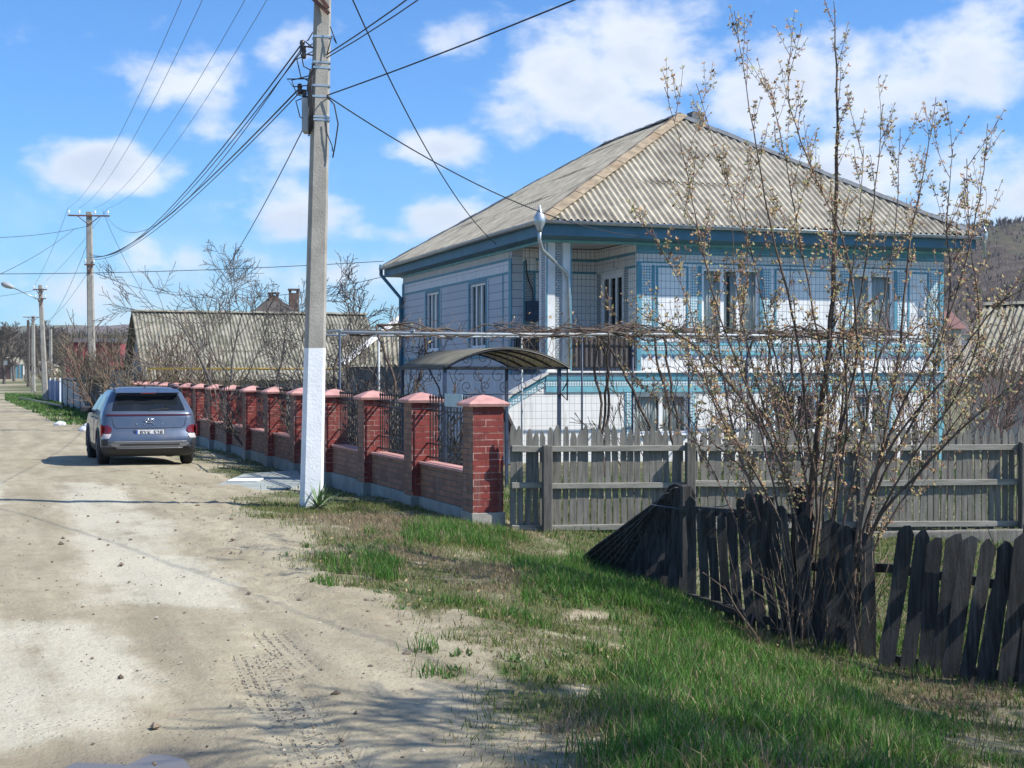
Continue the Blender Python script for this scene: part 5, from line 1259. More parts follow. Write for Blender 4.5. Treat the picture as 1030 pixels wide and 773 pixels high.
# ---------------------------------------------------------------- far buildings
def gable(name, x0, y0, rot, L, D, hw, hr, roofm, wallm, label, cat='shed', over=.3, z=None, ridge_cap=None, per=.15, overhang_front=.35):
    "gabled building: local x along the ridge, front eave at y=0"
    z = Z(x0, y0) if z is None else z
    o = empty(name, (x0, y0, z), rot, label, cat); w_ = MB()
    w_.prism([(0, -.4), (D, -.4), (D, hw), (D / 2, hr - .08), (0, hw)], 'x', 0, L); w_.build('wall', MT[wallm], o)
    r_ = MB(); m_ = (hr - hw) / (D / 2)
    corr_face(r_, (-over, -overhang_front, 0), (1, 0, 0), (0, 1, 0), L + 2 * over, lambda s: D / 2 + overhang_front, m_, per=per, z0=hw - m_ * overhang_front + .03, sub=6)
    corr_face(r_, (-over, D + overhang_front, 0), (1, 0, 0), (0, -1, 0), L + 2 * over, lambda s: D / 2 + overhang_front, m_, per=per, z0=hw - m_ * overhang_front + .03, sub=6)
    ro = r_.build('roof', MT[roofm], o, fix=False, solid=.008)
    c = MB(); cap(c, (-over, D / 2, hr + .05), (L + over, D / 2, hr + .05), .18, .03, .08); c.build('ridge_cap', MT[ridge_cap or roofm], ro, fix=False, solid=.008)
    return o, ro
q = P(140, 313, 60); q2 = P(361, 315, 63.3)
bd = (Vector((q2.x, q2.y)) - Vector((q.x, q.y))); brot = math.atan2(bd.y, bd.x); nrm = Vector((bd.y, -bd.x)).normalized()
barn, _ = gable('long_barn', q.x + nrm.x * 3.4, q.y + nrm.y * 3.4, brot, bd.length, 6.8, 1.72, 4.28, 'asbestos_old', 'wall_grey', 'long low barn with a pale corrugated roof behind the brick fence', 'barn', z=0)
for k in range(3):
    b = MB(); xx = 1.5 + 2.7 * k; b.box(xx, xx + .8, -.03, -.002, .6, 1.3); b.build('window', MT['interior'], barn)
# hipped shed left of the house
sh_ = empty('hipped_shed', (P(343, 366, 46).x, 46, 0), R(8), 'small outbuilding with a pale mossy hipped corrugated roof left of the house', 'shed')
b = MB(); b.box(.25, 4.5, .3, 4.8, -.4, 1.95); b.build('wall', MT['wall_grey'], sh_)
b = MB(); corr_face(b, (0, 0, 0), (1, 0, 0), (0, 1, 0), 4.8, lambda s: 2.5 * min(1, s / 2.25, (4.8 - s) / 1.0), .72, z0=2.0, sub=6); corr_face(b, (0, 5, 0), (0, -1, 0), (1, 0, 0), 5, lambda s: 2.25 * min(1, s / 2.5, (5 - s) / 2.5), .8, z0=2.0, sub=6)
ro = b.build('roof', MT['asbestos_old'], sh_, fix=False, solid=.008)
c = MB(); cap(c, (0, 0, 2.02), (2.25, 2.5, 3.82), .2, .06, .08); cap(c, (2.25, 2.5, 3.82), (3.8, 2.5, 3.82), .2, .06, .08); c.build('hip_tiles', MT['white_plaster'], ro, fix=False, solid=.01)
# dark roofed house with two chimneys
dh = empty('dark_roofed_house', (P(278, 330, 92).x, 92, 0), R(12), 'distant house with a dark roof and two brick chimneys above the barn', 'house')
b = MB(); b.box(-2.8, 2.8, 0, 7, -.4, 4.3); b.build('wall', MT['wall_far'], dh)
b = MB(); b.v = [(-3.2, -.4, 4.2), (3.2, -.4, 4.2), (3.2, 7.4, 4.2), (-3.2, 7.4, 4.2), (-.1, 3, 6.9), (.1, 4, 6.9)]; b.f = [(0, 1, 5, 4), (1, 2, 5), (2, 3, 4, 5), (3, 0, 4), (3, 2, 1, 0)]; b.m = [0] * 5; ro = b.build('roof', MT['dark_tile'], dh)
for (xx, zt) in ((-.35, 7.05), (.95, 7.3)):
    b = MB(); b.box(xx, xx + .62, 2.4, 3.0, 5.2, zt - .32); 
    for (ax2, ay2) in ((0, 0), (.48, 0), (0, .46), (.48, .46)): b.box(xx + ax2, xx + ax2 + .14, 2.4 + ay2, 2.54 + ay2, zt - .32, zt - .14)
    b.box(xx - .06, xx + .68, 2.34, 3.06, zt - .14, zt - .04); b.build('chimney', MT['chimney_brick'], ro)
# red metal shed
rs_ = empty('red_metal_shed', (P(66, 370, 112).x, 112, 0), R(6), 'large dark red sheet metal shed behind the T crossarm pole', 'shed')
b = MB(); N = 60; Lr = 4.2
for k in range(N + 1):
    xx = Lr * k / N; yy = .03 * (1 if k % 4 < 2 else -1); b.v += [(xx, yy, -.3), (xx, yy, 4.15)]
for k in range(N): b.f.append((2 * k, 2 * k + 2, 2 * k + 3, 2 * k + 1)); b.m.append(0)
b.build('front_wall', MT['tin_red'], rs_, fix=False, solid=.02)
b = MB(); b.box(.05, Lr - .05, .08, 4, -.3, 4.1); b.build('side_wall', MT['tin_red'], rs_)
b = MB(); b.prism([(-.15, 4.13), (4.2, 4.5), (4.2, 4.58), (-.15, 4.21)], 'x', -.1, Lr + .1); b.build('roof', MT['dark_tile'], rs_)
# slatted dark metal fence following the brick fence
sf = empty('slatted_metal_fence', (P0[0] + UF[0] * 41.6, P0[1] + UF[1] * 41.6, 0), math.atan2(VF[1], VF[0]), 'dark blue grey slatted metal fence between the brick fence and the T crossarm pole', 'fence')
b = MB(); 
for k in range(13): b.box(-.14, -.115, .1, 27, .12 + k * .135, .12 + k * .135 + .10)
b.build('slat_panel', MT['tin_dark'], sf)
for yy in (0, 5.4, 10.8, 16.2, 21.6, 27): b = MB(); b.box(-.19, -.07, yy - .05, yy + .06, -.2, 1.9); b.build('post', MT['tin_dark'], sf)
b = MB(); b.box(-.2, .05, 0, 27, -.3, .10); b.build('footing', MT['concrete'], sf)
# grey panels shed and blue panel
a1 = P(86, 414, 69); a2 = P(64, 406, 86); dv = Vector((a2.x - a1.x, a2.y - a1.y)); gsh = empty('grey_panel_store', (a1.x, a1.y, 0), math.atan2(dv.y, dv.x), 'low grey panelled store with a dark flat roof left of the T crossarm pole', 'shed')
L_ = dv.length; b = MB()
for k in range(7): b.box(k * L_ / 7 + .06, (k + 1) * L_ / 7 - .06, -.0, .06, .05, 1.36)
b.build('panels', MT['tin_grey'], gsh)
for k in range(8): b = MB(); b.box(k * L_ / 7 - .05, k * L_ / 7 + .05, -.04, .1, -.2, 1.42); b.build('post', MT['whitewash' if k % 2 == 0 else 'tin_dark'], gsh)
b = MB(); b.box(-.1, L_ + .1, -.15, -.0 - .001, 1.38, 1.42) ; b.box(-.15, L_ + .15, -1.6, .15, 1.425, 1.5); b.build('roof', MT['tin_dark'], gsh)
b = MB(); b.box(0, L_, -1.5, -1.4, -.2, 1.4); b.box(-.02, .05, -1.4, -.05, -.2, 1.38); b.build('back_wall', MT['tin_grey'], gsh)
bl = empty('blue_metal_fence', (P(62, 408, 92).x, 92, 0), math.atan2(UF[1], UF[0] - .02), 'short bright blue sheet metal fence beyond the grey store', 'fence')
b = MB()
for k in range(16): b.box(k * .9, k * .9 + .88, 0, .04 + .01 * (k % 2), .0, 1.35)
b.build('panels', MT['tin_blue'], bl)
for k in (0, 5, 10): b = MB(); b.box(k * .9 - .05, k * .9 + .04, .045, .13, -.2, 1.5); b.build('post', MT['whitewash'], bl)
# yellow gas pipe before the barn
gp_ = MB(); a = P(149, 371, 50); c_ = P(400, 371, 50); gp_.tube([(a.x, 50, -.2), (a.x, 50, a.z), (c_.x, 51, c_.z)], .035, 6); tag(gp_.build('gas_pipe', MT['gas_pipe'], smooth=True), 'ochre gas pipe on stilts running in front of the long barn', 'pipe')
# low pale pipe rail on the verge
a = ground(20, 403); c_ = ground(62, 412); b = MB(); b.tube([(a[0], a[1], Z(*a) - .1), (a[0], a[1], Z(*a) + .18), (c_[0], c_[1], Z(*c_) + .18), (c_[0], c_[1], Z(*c_) - .1)], .045, 6); tag(b.build('verge_pipe', MT['concrete'], smooth=True), 'low pale pipe lying along the green verge below the street lamp', 'pipe')
# end of the street
def boxhouse(name, px0, px1, py_top, py_roof, Y, roofm, wallm, label, cat='house', D=8, fl=False):
    a = P(px0, 380, Y); b_ = P(px1, 380, Y); z0 = Z(a.x, Y); zt = P(px0, py_top, Y).z; zr = P(px0, py_roof, Y).z; L = b_.x - a.x
    o = empty(name, (a.x, Y, z0), 0, label, cat); w_ = MB()
    if fl:
        w_.box(0, L, 0, .25, -.5, zt - z0); w_.build('panel', MT[wallm], o)
        for k in range(4): p = MB(); p.box(L * k / 3 - .12, L * k / 3 + .12, -.05, -.002, -.4, zt - z0 + .1); p.build('post', MT['wall_grey'], o)
        return o
    w_.prism([(0, -.5), (L, -.5), (L, zt - z0), (L / 2, zr - z0 - .1), (0, zt - z0)], 'y', 0, D); w_.build('wall', MT[wallm], o)
    r_ = MB(); 
    for sg, xa in ((0, -.3), (1, L + .3)): r_.prism([(xa, zt - z0 - .12), (L / 2, zr - z0), (L / 2, zr - z0 + .15), (xa, zt - z0 + .03)], 'y', -.4, D + .4)
    r_.build('roof', MT[roofm], o)
    for k in range(2): w2 = MB(); w2.box(L * (.25 + .4 * k), L * (.25 + .4 * k) + .9, -.03, -.002, .9, 2.0); w2.build('window', MT['interior'], o)
    return o
boxhouse('brick_boundary_wall', -12, 11.5, 367.5, 0, 262, 'dark_tile', 'chimney_brick', 'far reddish brown wall at the left edge where the street bends', 'wall', fl=True)
boxhouse('turquoise_fence', 12, 23, 367, 0, 268, 'dark_tile', 'turquoise', 'far turquoise fence at the bend of the street', 'fence', fl=True)
boxhouse('beige_house', 24, 46, 368.5, 364, 300, 'asbestos_old', 'wall_far', 'far beige house closing the view at the end of the street')
boxhouse('white_gable_house', 2, 11, 366, 360, 290, 'asbestos_old', 'white_plaster', 'small far white gabled house above the brown wall')
mat('dull_red', (.17, .085, .075), .8, .2, 2)
# neighbour on the right and red roofs on the slope
nb, _ = gable('neighbour_outbuilding', P(976, 365, 36).x, 36, R(-28), 9, 7, 1.9, 3.55, 'asbestos_old', 'wall_grey', 'neighbour outbuilding with a weathered corrugated roof at the right edge behind the shrub', 'shed', z=0)
for (px, py, w_, Y, lab, rm, wl) in ((948, 322, 1.0, 150, 'small red roofed cottage on the slope right of the house', 'dull_red', 'wall_far'), (985, 330, 1.1, 170, 'far house with a grey roof and pale wall on the right slope', 'dark_tile', 'white_plaster'), (1016, 326, 1.0, 210, 'far house with a dull red roof at the right edge of the slope', 'dull_red', 'wall_far')):
    a = P(px, py, Y); o = empty('hillside_house', (a.x, Y, a.z - 3.4), R(15), lab, 'house'); b = MB(); b.box(-2.2, 2.2, 0, 5, -3, 2.6); b.build('wall', MT[wl], o)
    b = MB(); b.prism([(-.5, 2.5), (2.5, 4.4), (5.5, 2.5)], 'x', -2.6, 2.6); b.build('roof', MT[rm], o)
    for k in (-1.3, .5): b = MB(); b.box(k, k + .8, -.04, -.002, .8, 1.9); b.build('window', MT['interior'], o)
# ---------------------------------------------------------------- vegetation
def rotv(d, ang, az_):
    u = d.orthogonal().normalized(); v = d.cross(u); n = (u * math.cos(az_) + v * math.sin(az_))
    return (d * math.cos(ang) + n * math.sin(ang)).normalized()
def branch(r_, mbs, p, d, L, r, lev, maxlev, up=.12, wob=.16, ang=(.5, .9), kids=(3, 5), seglen=.22, taper=.35, lr=(.5, .75), rmin=.003, start=.3, tips=None):
    n = max(3, int(L / seglen)); pts = [p.copy()]; dirs = []
    dd = d.copy()
    for k in range(n):
        dd = (dd + Vector((r_.uniform(-1, 1), r_.uniform(-1, 1), r_.uniform(-1, 1))) * wob + Vector((0, 0, up))).normalized(); dirs.append(dd.copy()); pts.append(pts[-1] + dd * (L / n))
    rad = [max(rmin, r * (1 - (1 - taper) * k / n)) for k in range(n + 1)]
    mbs[0 if r > mbs[2] else 1].tube(pts, rad, 6 if r > .05 else (4 if r > .012 else 3), cap=False)
    if tips is not None and lev >= maxlev - 1: tips.append((pts, dirs))
    if lev >= maxlev: return
    nk = r_.randint(*kids)
    for k in range(nk):
        q = start + (1 - start) * (k + r_.random() * .8) / nk; i = min(n - 1, int(q * n)); f = q * n - i; pp = pts[i].lerp(pts[i + 1], min(1, f))
        nd = rotv(dirs[i], r_.uniform(*ang), r_.uniform(0, 6.283))
        branch(r_, mbs, pp, nd, L * r_.uniform(*lr) * (1 - .35 * q), rad[i] * r_.uniform(.5, .7), lev + 1, maxlev, up, wob * 1.1, ang, kids, seglen * .8, taper, lr, rmin, .2, tips)
def bare_tree(name, x, y, h, seed, label, tr=.12, levels=4, m='bark_grey', lean=(0, 0), kids=(3, 5), rmin=.004, fork=.3, group=None, up=.05, ang=(.45, .95), cat='tree', wob=.13, z=None, thick=.03, L0=.62):
    r_ = random.Random(seed); a = MB(); b = MB(); mbs = [a, b, thick]
    branch(r_, mbs, Vector((0, 0, -.1)), Vector((lean[0], lean[1], 1)).normalized(), h * L0, tr, 0, levels, up, wob, ang, kids, max(.2, h * .05), .12, (.5, .8), rmin, fork)
    o = empty(name, (x, y, Z(x, y) if z is None else z), 0, label, cat, group)
    a.build('trunk', MT[m], o, smooth=True, fix=False); b.build('crown', MT[m], o, fix=False); return o
# trees in the yards behind the brick fence
for (px, Y, h, sd_, lab, r_, ln, rm, mm) in ((238, 44, 7.5, 12, 'bare fruit tree with forked limbs before the barn, left of the near pole', .085, (-.42, 0), .008, 'bark_grey'),
        (226, 47, 6.9, 24, 'upright bare tree standing close beside the forked fruit tree', .075, (.02, 0), .008, 'bark_grey'),
        (276, 42, 6.4, 31, 'bare tree with crooked branches just left of the whitewashed pole', .065, (.14, 0), .008, 'bark_grey'),
        (356, 33, 4.6, 45, 'dark bare tree between the near pole and the hipped shed', .07, (.1, 0), .007, 'bark_far'),
        (394, 31, 4.4, 53, 'dark bare tree at the left back corner of the house', .065, (-.12, 0), .007, 'bark_far'),
        (308, 38, 5.4, 59, 'low spreading bare tree hidden behind the whitewashed pole', .07, (.25, 0), .008, 'bark_grey')):
    q = P(px, 388, Y); bare_tree('bare_tree', q.x, q.y, h, sd_, lab, r_, 4, lean=ln, kids=(3, 5), rmin=rm, fork=.16, up=.05, m=mm, thick=.018, wob=.12)
def thicket(name, x, y, w_, h, n, seed, label, m='twig_brown', rmin=.006, cat='bush', depth=None, levels=2, r0=.014, z=None, group=None):
    r_ = random.Random(seed); a = MB(); b = MB(); b = a; mbs = [a, b, .011]
    for k in range(n):
        p = Vector((r_.uniform(-w_, w_) * .5, r_.uniform(-1, 1) * (depth or w_ * .5) * .5, -.05)); d = Vector((p.x / w_ * 1.0 + r_.uniform(-.4, .4), r_.uniform(-.4, .4), 1)).normalized()
        branch(r_, mbs, p, d, h * r_.uniform(.55, 1.0), r0 * r_.uniform(.7, 1.2), 0, levels, .04, .12, (.35, .8), (3, 5), .3, .4, (.4, .7), rmin)
    o = empty(name, (x, y, Z(x, y) if z is None else z), 0, label, cat, group); 
    (a if a.v else b).build('stems', MT[m], o, fix=False)
    if a is not b: b.build('twigs', MT[m], o, fix=False)
    return o
mat('brush_olive', (.15, .125, .085), .95, .25, 3); mat('brush_red', (.16, .095, .085), .95, .25, 3)
thick = [(150, 55, 3.6, 3.2, 40, 'twig_brown', 'dense leafless brush against the left end of the barn'), (182, 52, 3.6, 2.6, 34, 'brush_olive', 'tan bare bushes before the left half of the barn roof'),
         (134, 66, 4.5, 3.9, 36, 'brush_olive', 'brush between the slatted fence and the barn'), (112, 95, 5, 3.8, 30, 'twig_brown', 'bare brush in front of the red metal shed'),
         (70, 108, 4.5, 2.6, 22, 'brush_olive', 'low bare brush beside the street lamp and blue fence'), (300, 33, 2.2, 1.9, 20, 'bark_far', 'dark tangled bushes behind the brick fence beside the near pole'),
         (345, 28.5, 2.0, 1.9, 24, 'bark_far', 'dark tangled bushes behind the third and fourth pillars'), (385, 28, 1.8, 2.0, 22, 'bark_far', 'dark tangled bushes under the left end of the pergola'), (420, 25.5, 1.6, 1.5, 20, 'vine_bark', 'low twiggy shrub below the arched canopy'), (250, 42, 2.8, 1.7, 22, 'brush_olive', 'low brush behind the brick fence left of the near pole'),
         (215, 46, 2.6, 1.7, 20, 'twig_brown', 'low brush at the foot of the forked fruit tree')]
for k, (px, Y, w_, h, n, m_, lab) in enumerate(thick):
    q = P(px, 385, Y); thicket('bare_bush', q.x, q.y, w_, h, n, 70 + k, lab, m_, rmin=.0045 + .00012 * Y, r0=.012 + .0003 * Y)
# trees far along the street and on the slopes: three shapes, copied
protos = []
for k in range(3):
    o = bare_tree('bare_tree', 0, 0, 9.5, 200 + k, '', .22, 4, m='bark_far', kids=(4, 6), rmin=.035, fork=.18, up=.10, thick=.06, z=0, wob=.10)
    protos.append(o)
rr = random.Random(77); fl = [(-14, 225, 1.05), (4, 215, 1.0), (14, 240, 1.1), (26, 262, 1.05), (40, 280, 1.0), (-2, 260, 1.3), (20, 300, 1.45), (52, 300, 1.1), (64, 240, .75), (78, 255, .8), (98, 200, .6), (140, 170, .62), (128, 215, .7), (160, 240, .8), (172, 300, 1.0), (330, 120, .5), (388, 110, .45), (372, 160, .7), (354, 140, .62)]
pos_txt = ['leftmost far bare tree at the street bend', 'far bare tree behind the brown wall', 'far bare tree left of the thin poles', 'far bare tree behind the thin brown pole', 'far bare tree right of the crossarm pole in the distance', 'tall far tree at the very left edge', 'tallest far tree above the turquoise fence', 'far tree just behind the street lamp', 'small far tree left of the red shed', 'small far tree over the roof of the red shed', 'far tree right behind the T crossarm pole', 'far tree left of the barn ridge end', 'far tree between red shed and barn', 'far tree rising over the barn left end', 'faint far tree over the barn ridge', 'far tree over the barn behind the near pole', 'far tree nearest the back eave of the house', 'far tree between barn and hipped shed', 'far tree right above the barn ridge end']
for k, (px, Y, sc) in enumerate(fl):
    q = P(px, 380, Y); o = protos[k] if k < 3 else copy_tree(protos[k % 3]); o.location = (q.x, Y, Z(q.x, Y)); o.rotation_euler = (0, 0, rr.uniform(0, 6.28)); o.scale = (sc * 1.1, sc * 1.1, sc); o['label'] = pos_txt[k]; o['category'] = 'tree'; o['group'] = 'bare trees along the horizon'
mat('wood_haze', (.15, .125, .11), 1, .2, .05)
# far-off woods on the hills, one mass
def woods(name, n, fn, hgt, seed, rad, m, label):
    r_ = random.Random(seed); mb = MB()
    for k in range(n):
        p = fn(r_); h = hgt * r_.uniform(.6, 1.2)
        for j in range(6):
            d = Vector((r_.uniform(-.55, .55), r_.uniform(-.55, .55), 1)).normalized(); b0 = Vector(p) + Vector((0, 0, h * .15 * (j > 0)))
            i = len(mb.v); e_ = b0 + d * h * r_.uniform(.6, 1); s_ = Vector((rad, 0, 0))
            mid = b0.lerp(e_, .45) + Vector((r_.uniform(-.1, .1) * h, 0, 0))
            mb.v += [tuple(b0 - s_ * .6), tuple(b0 + s_ * .6), tuple(mid + s_), tuple(e_), tuple(mid - s_)]; mb.f.append((i, i + 1, i + 2, i + 3, i + 4)); mb.m.append(0)
    o = mb.build(name, MT[m], fix=False); tag(o, label, 'trees', None, 'stuff'); return o
crest = [(P(px, py, YR).x, P(px, py, YR).z) for px, py in [(560, 385), (700, 330), (850, 275), (935, 238), (975, 230), (1030, 225), (1100, 205), (1250, 190), (1600, 230)]]
def on_hill(r_, qlo=.0):
    x = r_.uniform(60, 420); zc = float(np.interp(x, [c[0] for c in crest], [c[1] for c in crest])); q = qlo + (1 - qlo) * r_.random(); y = 300 + 320 * q
    return (x * (y / 620) ** .5, y, 2 + (zc - 2) * q ** 1.15 - .5)
woods('hillside_wood', 5200, lambda r_: on_hill(r_), 3.6, 1, .22, 'wood_haze', 'leafless wood covering the hillside at the right')
woods('crest_wood', 500, lambda r_: on_hill(r_, .985), 4, 2, .3, 'wood_haze', 'thin line of trees on the crest of the right hill')
woods('valley_wood', 2600, lambda r_: ((lambda Y: (r_.uniform(-.42, -.02) * Y, Y, hz(0, Y) - .5))(r_.uniform(330, 900))), 7, 3, .4, 'brush_olive', 'far leafless woods and brush filling the valley floor below the left hills')
# trees outside the frame on the right whose shade falls on the foreground
bare_tree('bare_tree', 5.9, 5.6, 7.6, 301, 'large bare tree outside the picture whose shade streaks the lower road', .12, 4, m='bark', kids=(6, 7), rmin=.010, fork=.2, up=.05)
bare_tree('bare_tree', 8.6, 7.6, 8.0, 302, 'bare tree outside the picture right of the broken fence', .12, 4, m='bark', kids=(6, 7), rmin=.010, fork=.2, up=.05)
# ---------------------------------------------------------------- the budding shrubs in the foreground
mat('bud_tan', (.38, .27, .135), .75, .3, 9); mat('bud_green', (.26, .27, .11), .7, .3, 9); mat('bud_brown', (.26, .13, .08), .8, .3, 9)
def bud(mb, p, d, r_, s_=1.0):
    n = r_.randint(3, 5)
    for k in range(n):
        dd = rotv(d, r_.uniform(.2, 1.2), r_.uniform(0, 6.283)); L = r_.uniform(.015, .038) * s_; wv = dd.orthogonal().normalized(); wv = rotv(wv, 0, 0); w_ = L * r_.uniform(.18, .34); i = len(mb.v)
        c = p + dd * L * .5 + Vector((0, 0, -.1 * L)); mb.v += [tuple(p), tuple(c + wv * w_), tuple(p + dd * L), tuple(c - wv * w_)]
        mb.f.append((i, i + 1, i + 2, i + 3)); mb.m.append(r_.choices((0, 1, 2), (5, 3, 3))[0])
def shrub(name, stems, seed, label, Y0, depthvar=1.1, r0=.0175, nsec=(5, 7.5), m='bark', budmats=('bud_tan', 'bud_green', 'bud_brown')):
    r_ = random.Random(seed); a = MB(); tw = MB(); bd = MB()
    bx = P(stems[0][0][0], stems[0][0][1], Y0); o = empty(name, (bx.x, bx.y, Z(bx.x, bx.y)), 0, label, 'bush'); off = -Vector(o.location)
    def twig(p, d, L, r, lev):
        n = max(4, int(L / .075)); pts = [p.copy()]; dd = d.copy(); ds = []
        for k in range(n):
            dd = (dd + Vector((r_.uniform(-1, 1), r_.uniform(-1, 1), r_.uniform(-1, 1))) * .075 + Vector((0, 0, .075))).normalized(); ds.append(dd.copy()); pts.append(pts[-1] + dd * L / n)
        tw.tube([q + off for q in pts], [max(.0022, r * (1 - .75 * k / n)) for k in range(n + 1)], 3, cap=False)
        s0 = r_.uniform(0, 6.28)
        for k in range(1, n):
            if lev == 0 and k < n * .12: continue
            if r_.random() < .12: continue
            ax = rotv(ds[k], 1.25, s0 + (k % 2) * 1.57); ax2 = (ds[k] * 2 * ds[k].dot(ax) - ax).normalized()
            g = .75 + .5 * math.sin(k * 1.1 + s0) ** 2
            bud(bd, pts[k] + ax * .006 + off, ax, r_, g); bud(bd, pts[k] + ax2 * .006 + off, ax2, r_, g)
        bud(bd, pts[-1] + off, ds[-1], r_, 1.1)
        if lev < 1:
            for k in range(r_.randint(1, 3)):
                i = r_.randint(1, n - 2); twig(pts[i], (rotv(ds[i], r_.uniform(.4, .8), r_.uniform(0, 6.283)) + Vector((0, 0, .25))).normalized(), L * r_.uniform(.3, .6), r * .6, lev + 1)
    for si, s_ in enumerate(stems):
        rr_ = s_[-1] if not hasattr(s_[-1], '__len__') else 1.0; pl_ = [q for q in s_ if hasattr(q, '__len__')]
        yv = r_.uniform(-depthvar, depthvar); n = len(pl_); ctl = []
        for k, q in enumerate(pl_): ctl.append(P(q[0], q[1], Y0 + yv * (k / (n - 1)) + r_.uniform(-.03, .03)))
        ctl[0].x += r_.uniform(-.32, .32); ctl[0].y += r_.uniform(-.25, .25)
        ctl[0].z = min(ctl[0].z, Z(ctl[0].x, ctl[0].y) + .0)
        # smooth the traced line
        pts = []; K = 6
        for k in range(n - 1):
            p0 = ctl[max(0, k - 1)]; p1_ = ctl[k]; p2_ = ctl[k + 1]; p3 = ctl[min(n - 1, k + 2)]
            for j in range(K):
                t_ = j / K; pts.append(.5 * ((2 * p1_) + (p2_ - p0) * t_ + (2 * p0 - 5 * p1_ + 4 * p2_ - p3) * t_ * t_ + (3 * p1_ - p0 - 3 * p2_ + p3) * t_ ** 3) + Vector((r_.uniform(-1, 1), r_.uniform(-1, 1), 0)) * .007)
        pts.append(ctl[-1]); N = len(pts)
        rad = [max(.003, r0 * rr_ * (1 - k / (N - 1)) ** .65) for k in range(N)]
        a.tube([q + off + Vector((r_.uniform(-1,1), 0, 0)) * .0 for q in pts], rad, 6, cap=False)
        L_tot = sum((pts[k + 1] - pts[k]).length for k in range(N - 1)); 
        ns = int(L_tot * r_.uniform(*nsec) * .5)
        for k in range(ns):
            q = .2 + .8 * (k + r_.random()) / ns; i = min(N - 2, int(q * (N - 1))); d = (pts[i + 1] - pts[i]).normalized()
            dd = (rotv(d, r_.uniform(.35, .85), r_.uniform(0, 6.283)) + Vector((0, 0, .3))).normalized()
            twig(pts[i], dd, r_.uniform(.25, .8) * (1.15 - .5 * q), max(.004, rad[i] * .42), 0)
        # buds on the upper stem itself
        for k in range(int(N * .45), N - 1):
            if r_.random() < .75:
                d = (pts[k + 1] - pts[k]).normalized(); ax = rotv(d, 1.3, r_.uniform(0, 6.28)); bud(bd, pts[k] + ax * rad[k] + off, ax, r_, 1.1); bud(bd, pts[k] - ax * rad[k] + off, -ax, r_, 1.1)
    a.build('stems', MT[m], o, smooth=True, fix=False); tw.build('twigs', MT['bark_pink'], o, fix=False)
    bo_ = bd.build('buds', [MT[k] for k in budmats], o, fix=False); return o
SA = [[(812, 640), (808, 560), (816, 490), (826, 410), (836, 320), (840, 220), (842, 110), (838, 2), 2.3],
      [(822, 640), (806, 540), (790, 470), (766, 400), (742, 300), (735, 200), .9],
      [(806, 630), (800, 540), (782, 460), (745, 400), (705, 355), (672, 330), (648, 318), 1.1],
      [(830, 640), (835, 560), (842, 470), (850, 380), (868, 280), (880, 190), (888, 105), .9],
      [(818, 640), (822, 520), (812, 430), (800, 330), (775, 230), (757, 130), (738, 12), 1.0],
      [(826, 640), (828, 520), (846, 430), (862, 350), (850, 250), (820, 180), (795, 110), (792, 60), .8],
      [(815, 640), (800, 520), (770, 430), (735, 350), (708, 260), (690, 170), (668, 88), .7],
      [(820, 640), (815, 500), (790, 400), (770, 320), (752, 240), (722, 160), (700, 85), .6],
      [(812, 640), (790, 540), (750, 460), (716, 400), (690, 300), (655, 235), .6],
      [(824, 640), (826, 500), (832, 400), (815, 300), (800, 220), (788, 150), (775, 90), .7],
      [(828, 640), (840, 520), (852, 420), (848, 330), (862, 240), (868, 150), .7],
      ]
SB = [[(846, 640), (862, 540), (886, 460), (912, 400), (940, 350), (965, 285), (985, 200), (993, 125), 1.0],
      [(850, 640), (872, 540), (890, 440), (905, 350), (914, 250), (930, 170), (941, 98), 1.0],
      [(852, 640), (880, 530), (930, 470), (980, 420), (1040, 370), 1.0],
      [(848, 640), (866, 530), (896, 450), (950, 380), (1000, 310), (1045, 285), .8],
      [(842, 640), (850, 520), (872, 420), (884, 330), (900, 230), (905, 130), .8],
      [(854, 640), (876, 560), (910, 500), (950, 440), (990, 380), (1020, 300), .7],
      [(850, 640), (880, 500), (930, 400), (955, 300), (952, 220), (958, 150), .8],
      [(850, 640), (884, 520), (925, 450), (960, 400), (985, 330), (975, 240), (972, 160), .6]]
SCc = [[(790, 625), (770, 540), (752, 480), (728, 420), (700, 370), (668, 330), .8], [(786, 625), (776, 520), (740, 440), (725, 360), (716, 290), (700, 230), .7],
      [(796, 630), (784, 520), (764, 430), (744, 350), (752, 270), (748, 190), .7], [(780, 625), (750, 550), (720, 480), (690, 430), (660, 400), (640, 385), .6],
      [(800, 630), (812, 540), (786, 450), (776, 360), (768, 280), .6], [(800, 630), (790, 540), (745, 470), (700, 430), (655, 360), (630, 335), .6]]
shrub('budding_shrub', SA, 501, 'tall budding shrub with a straight dark central stem rising through the broken fence', 12.6)
shrub('budding_shrub', SB, 502, 'budding shrub right of the tallest stem, branches sweeping to the right edge', 12.1)
shrub('budding_shrub', SCc, 503, 'thinner budding shrub left of the tallest stem, leaning over the grey fence', 13.0, m='bark_pink')
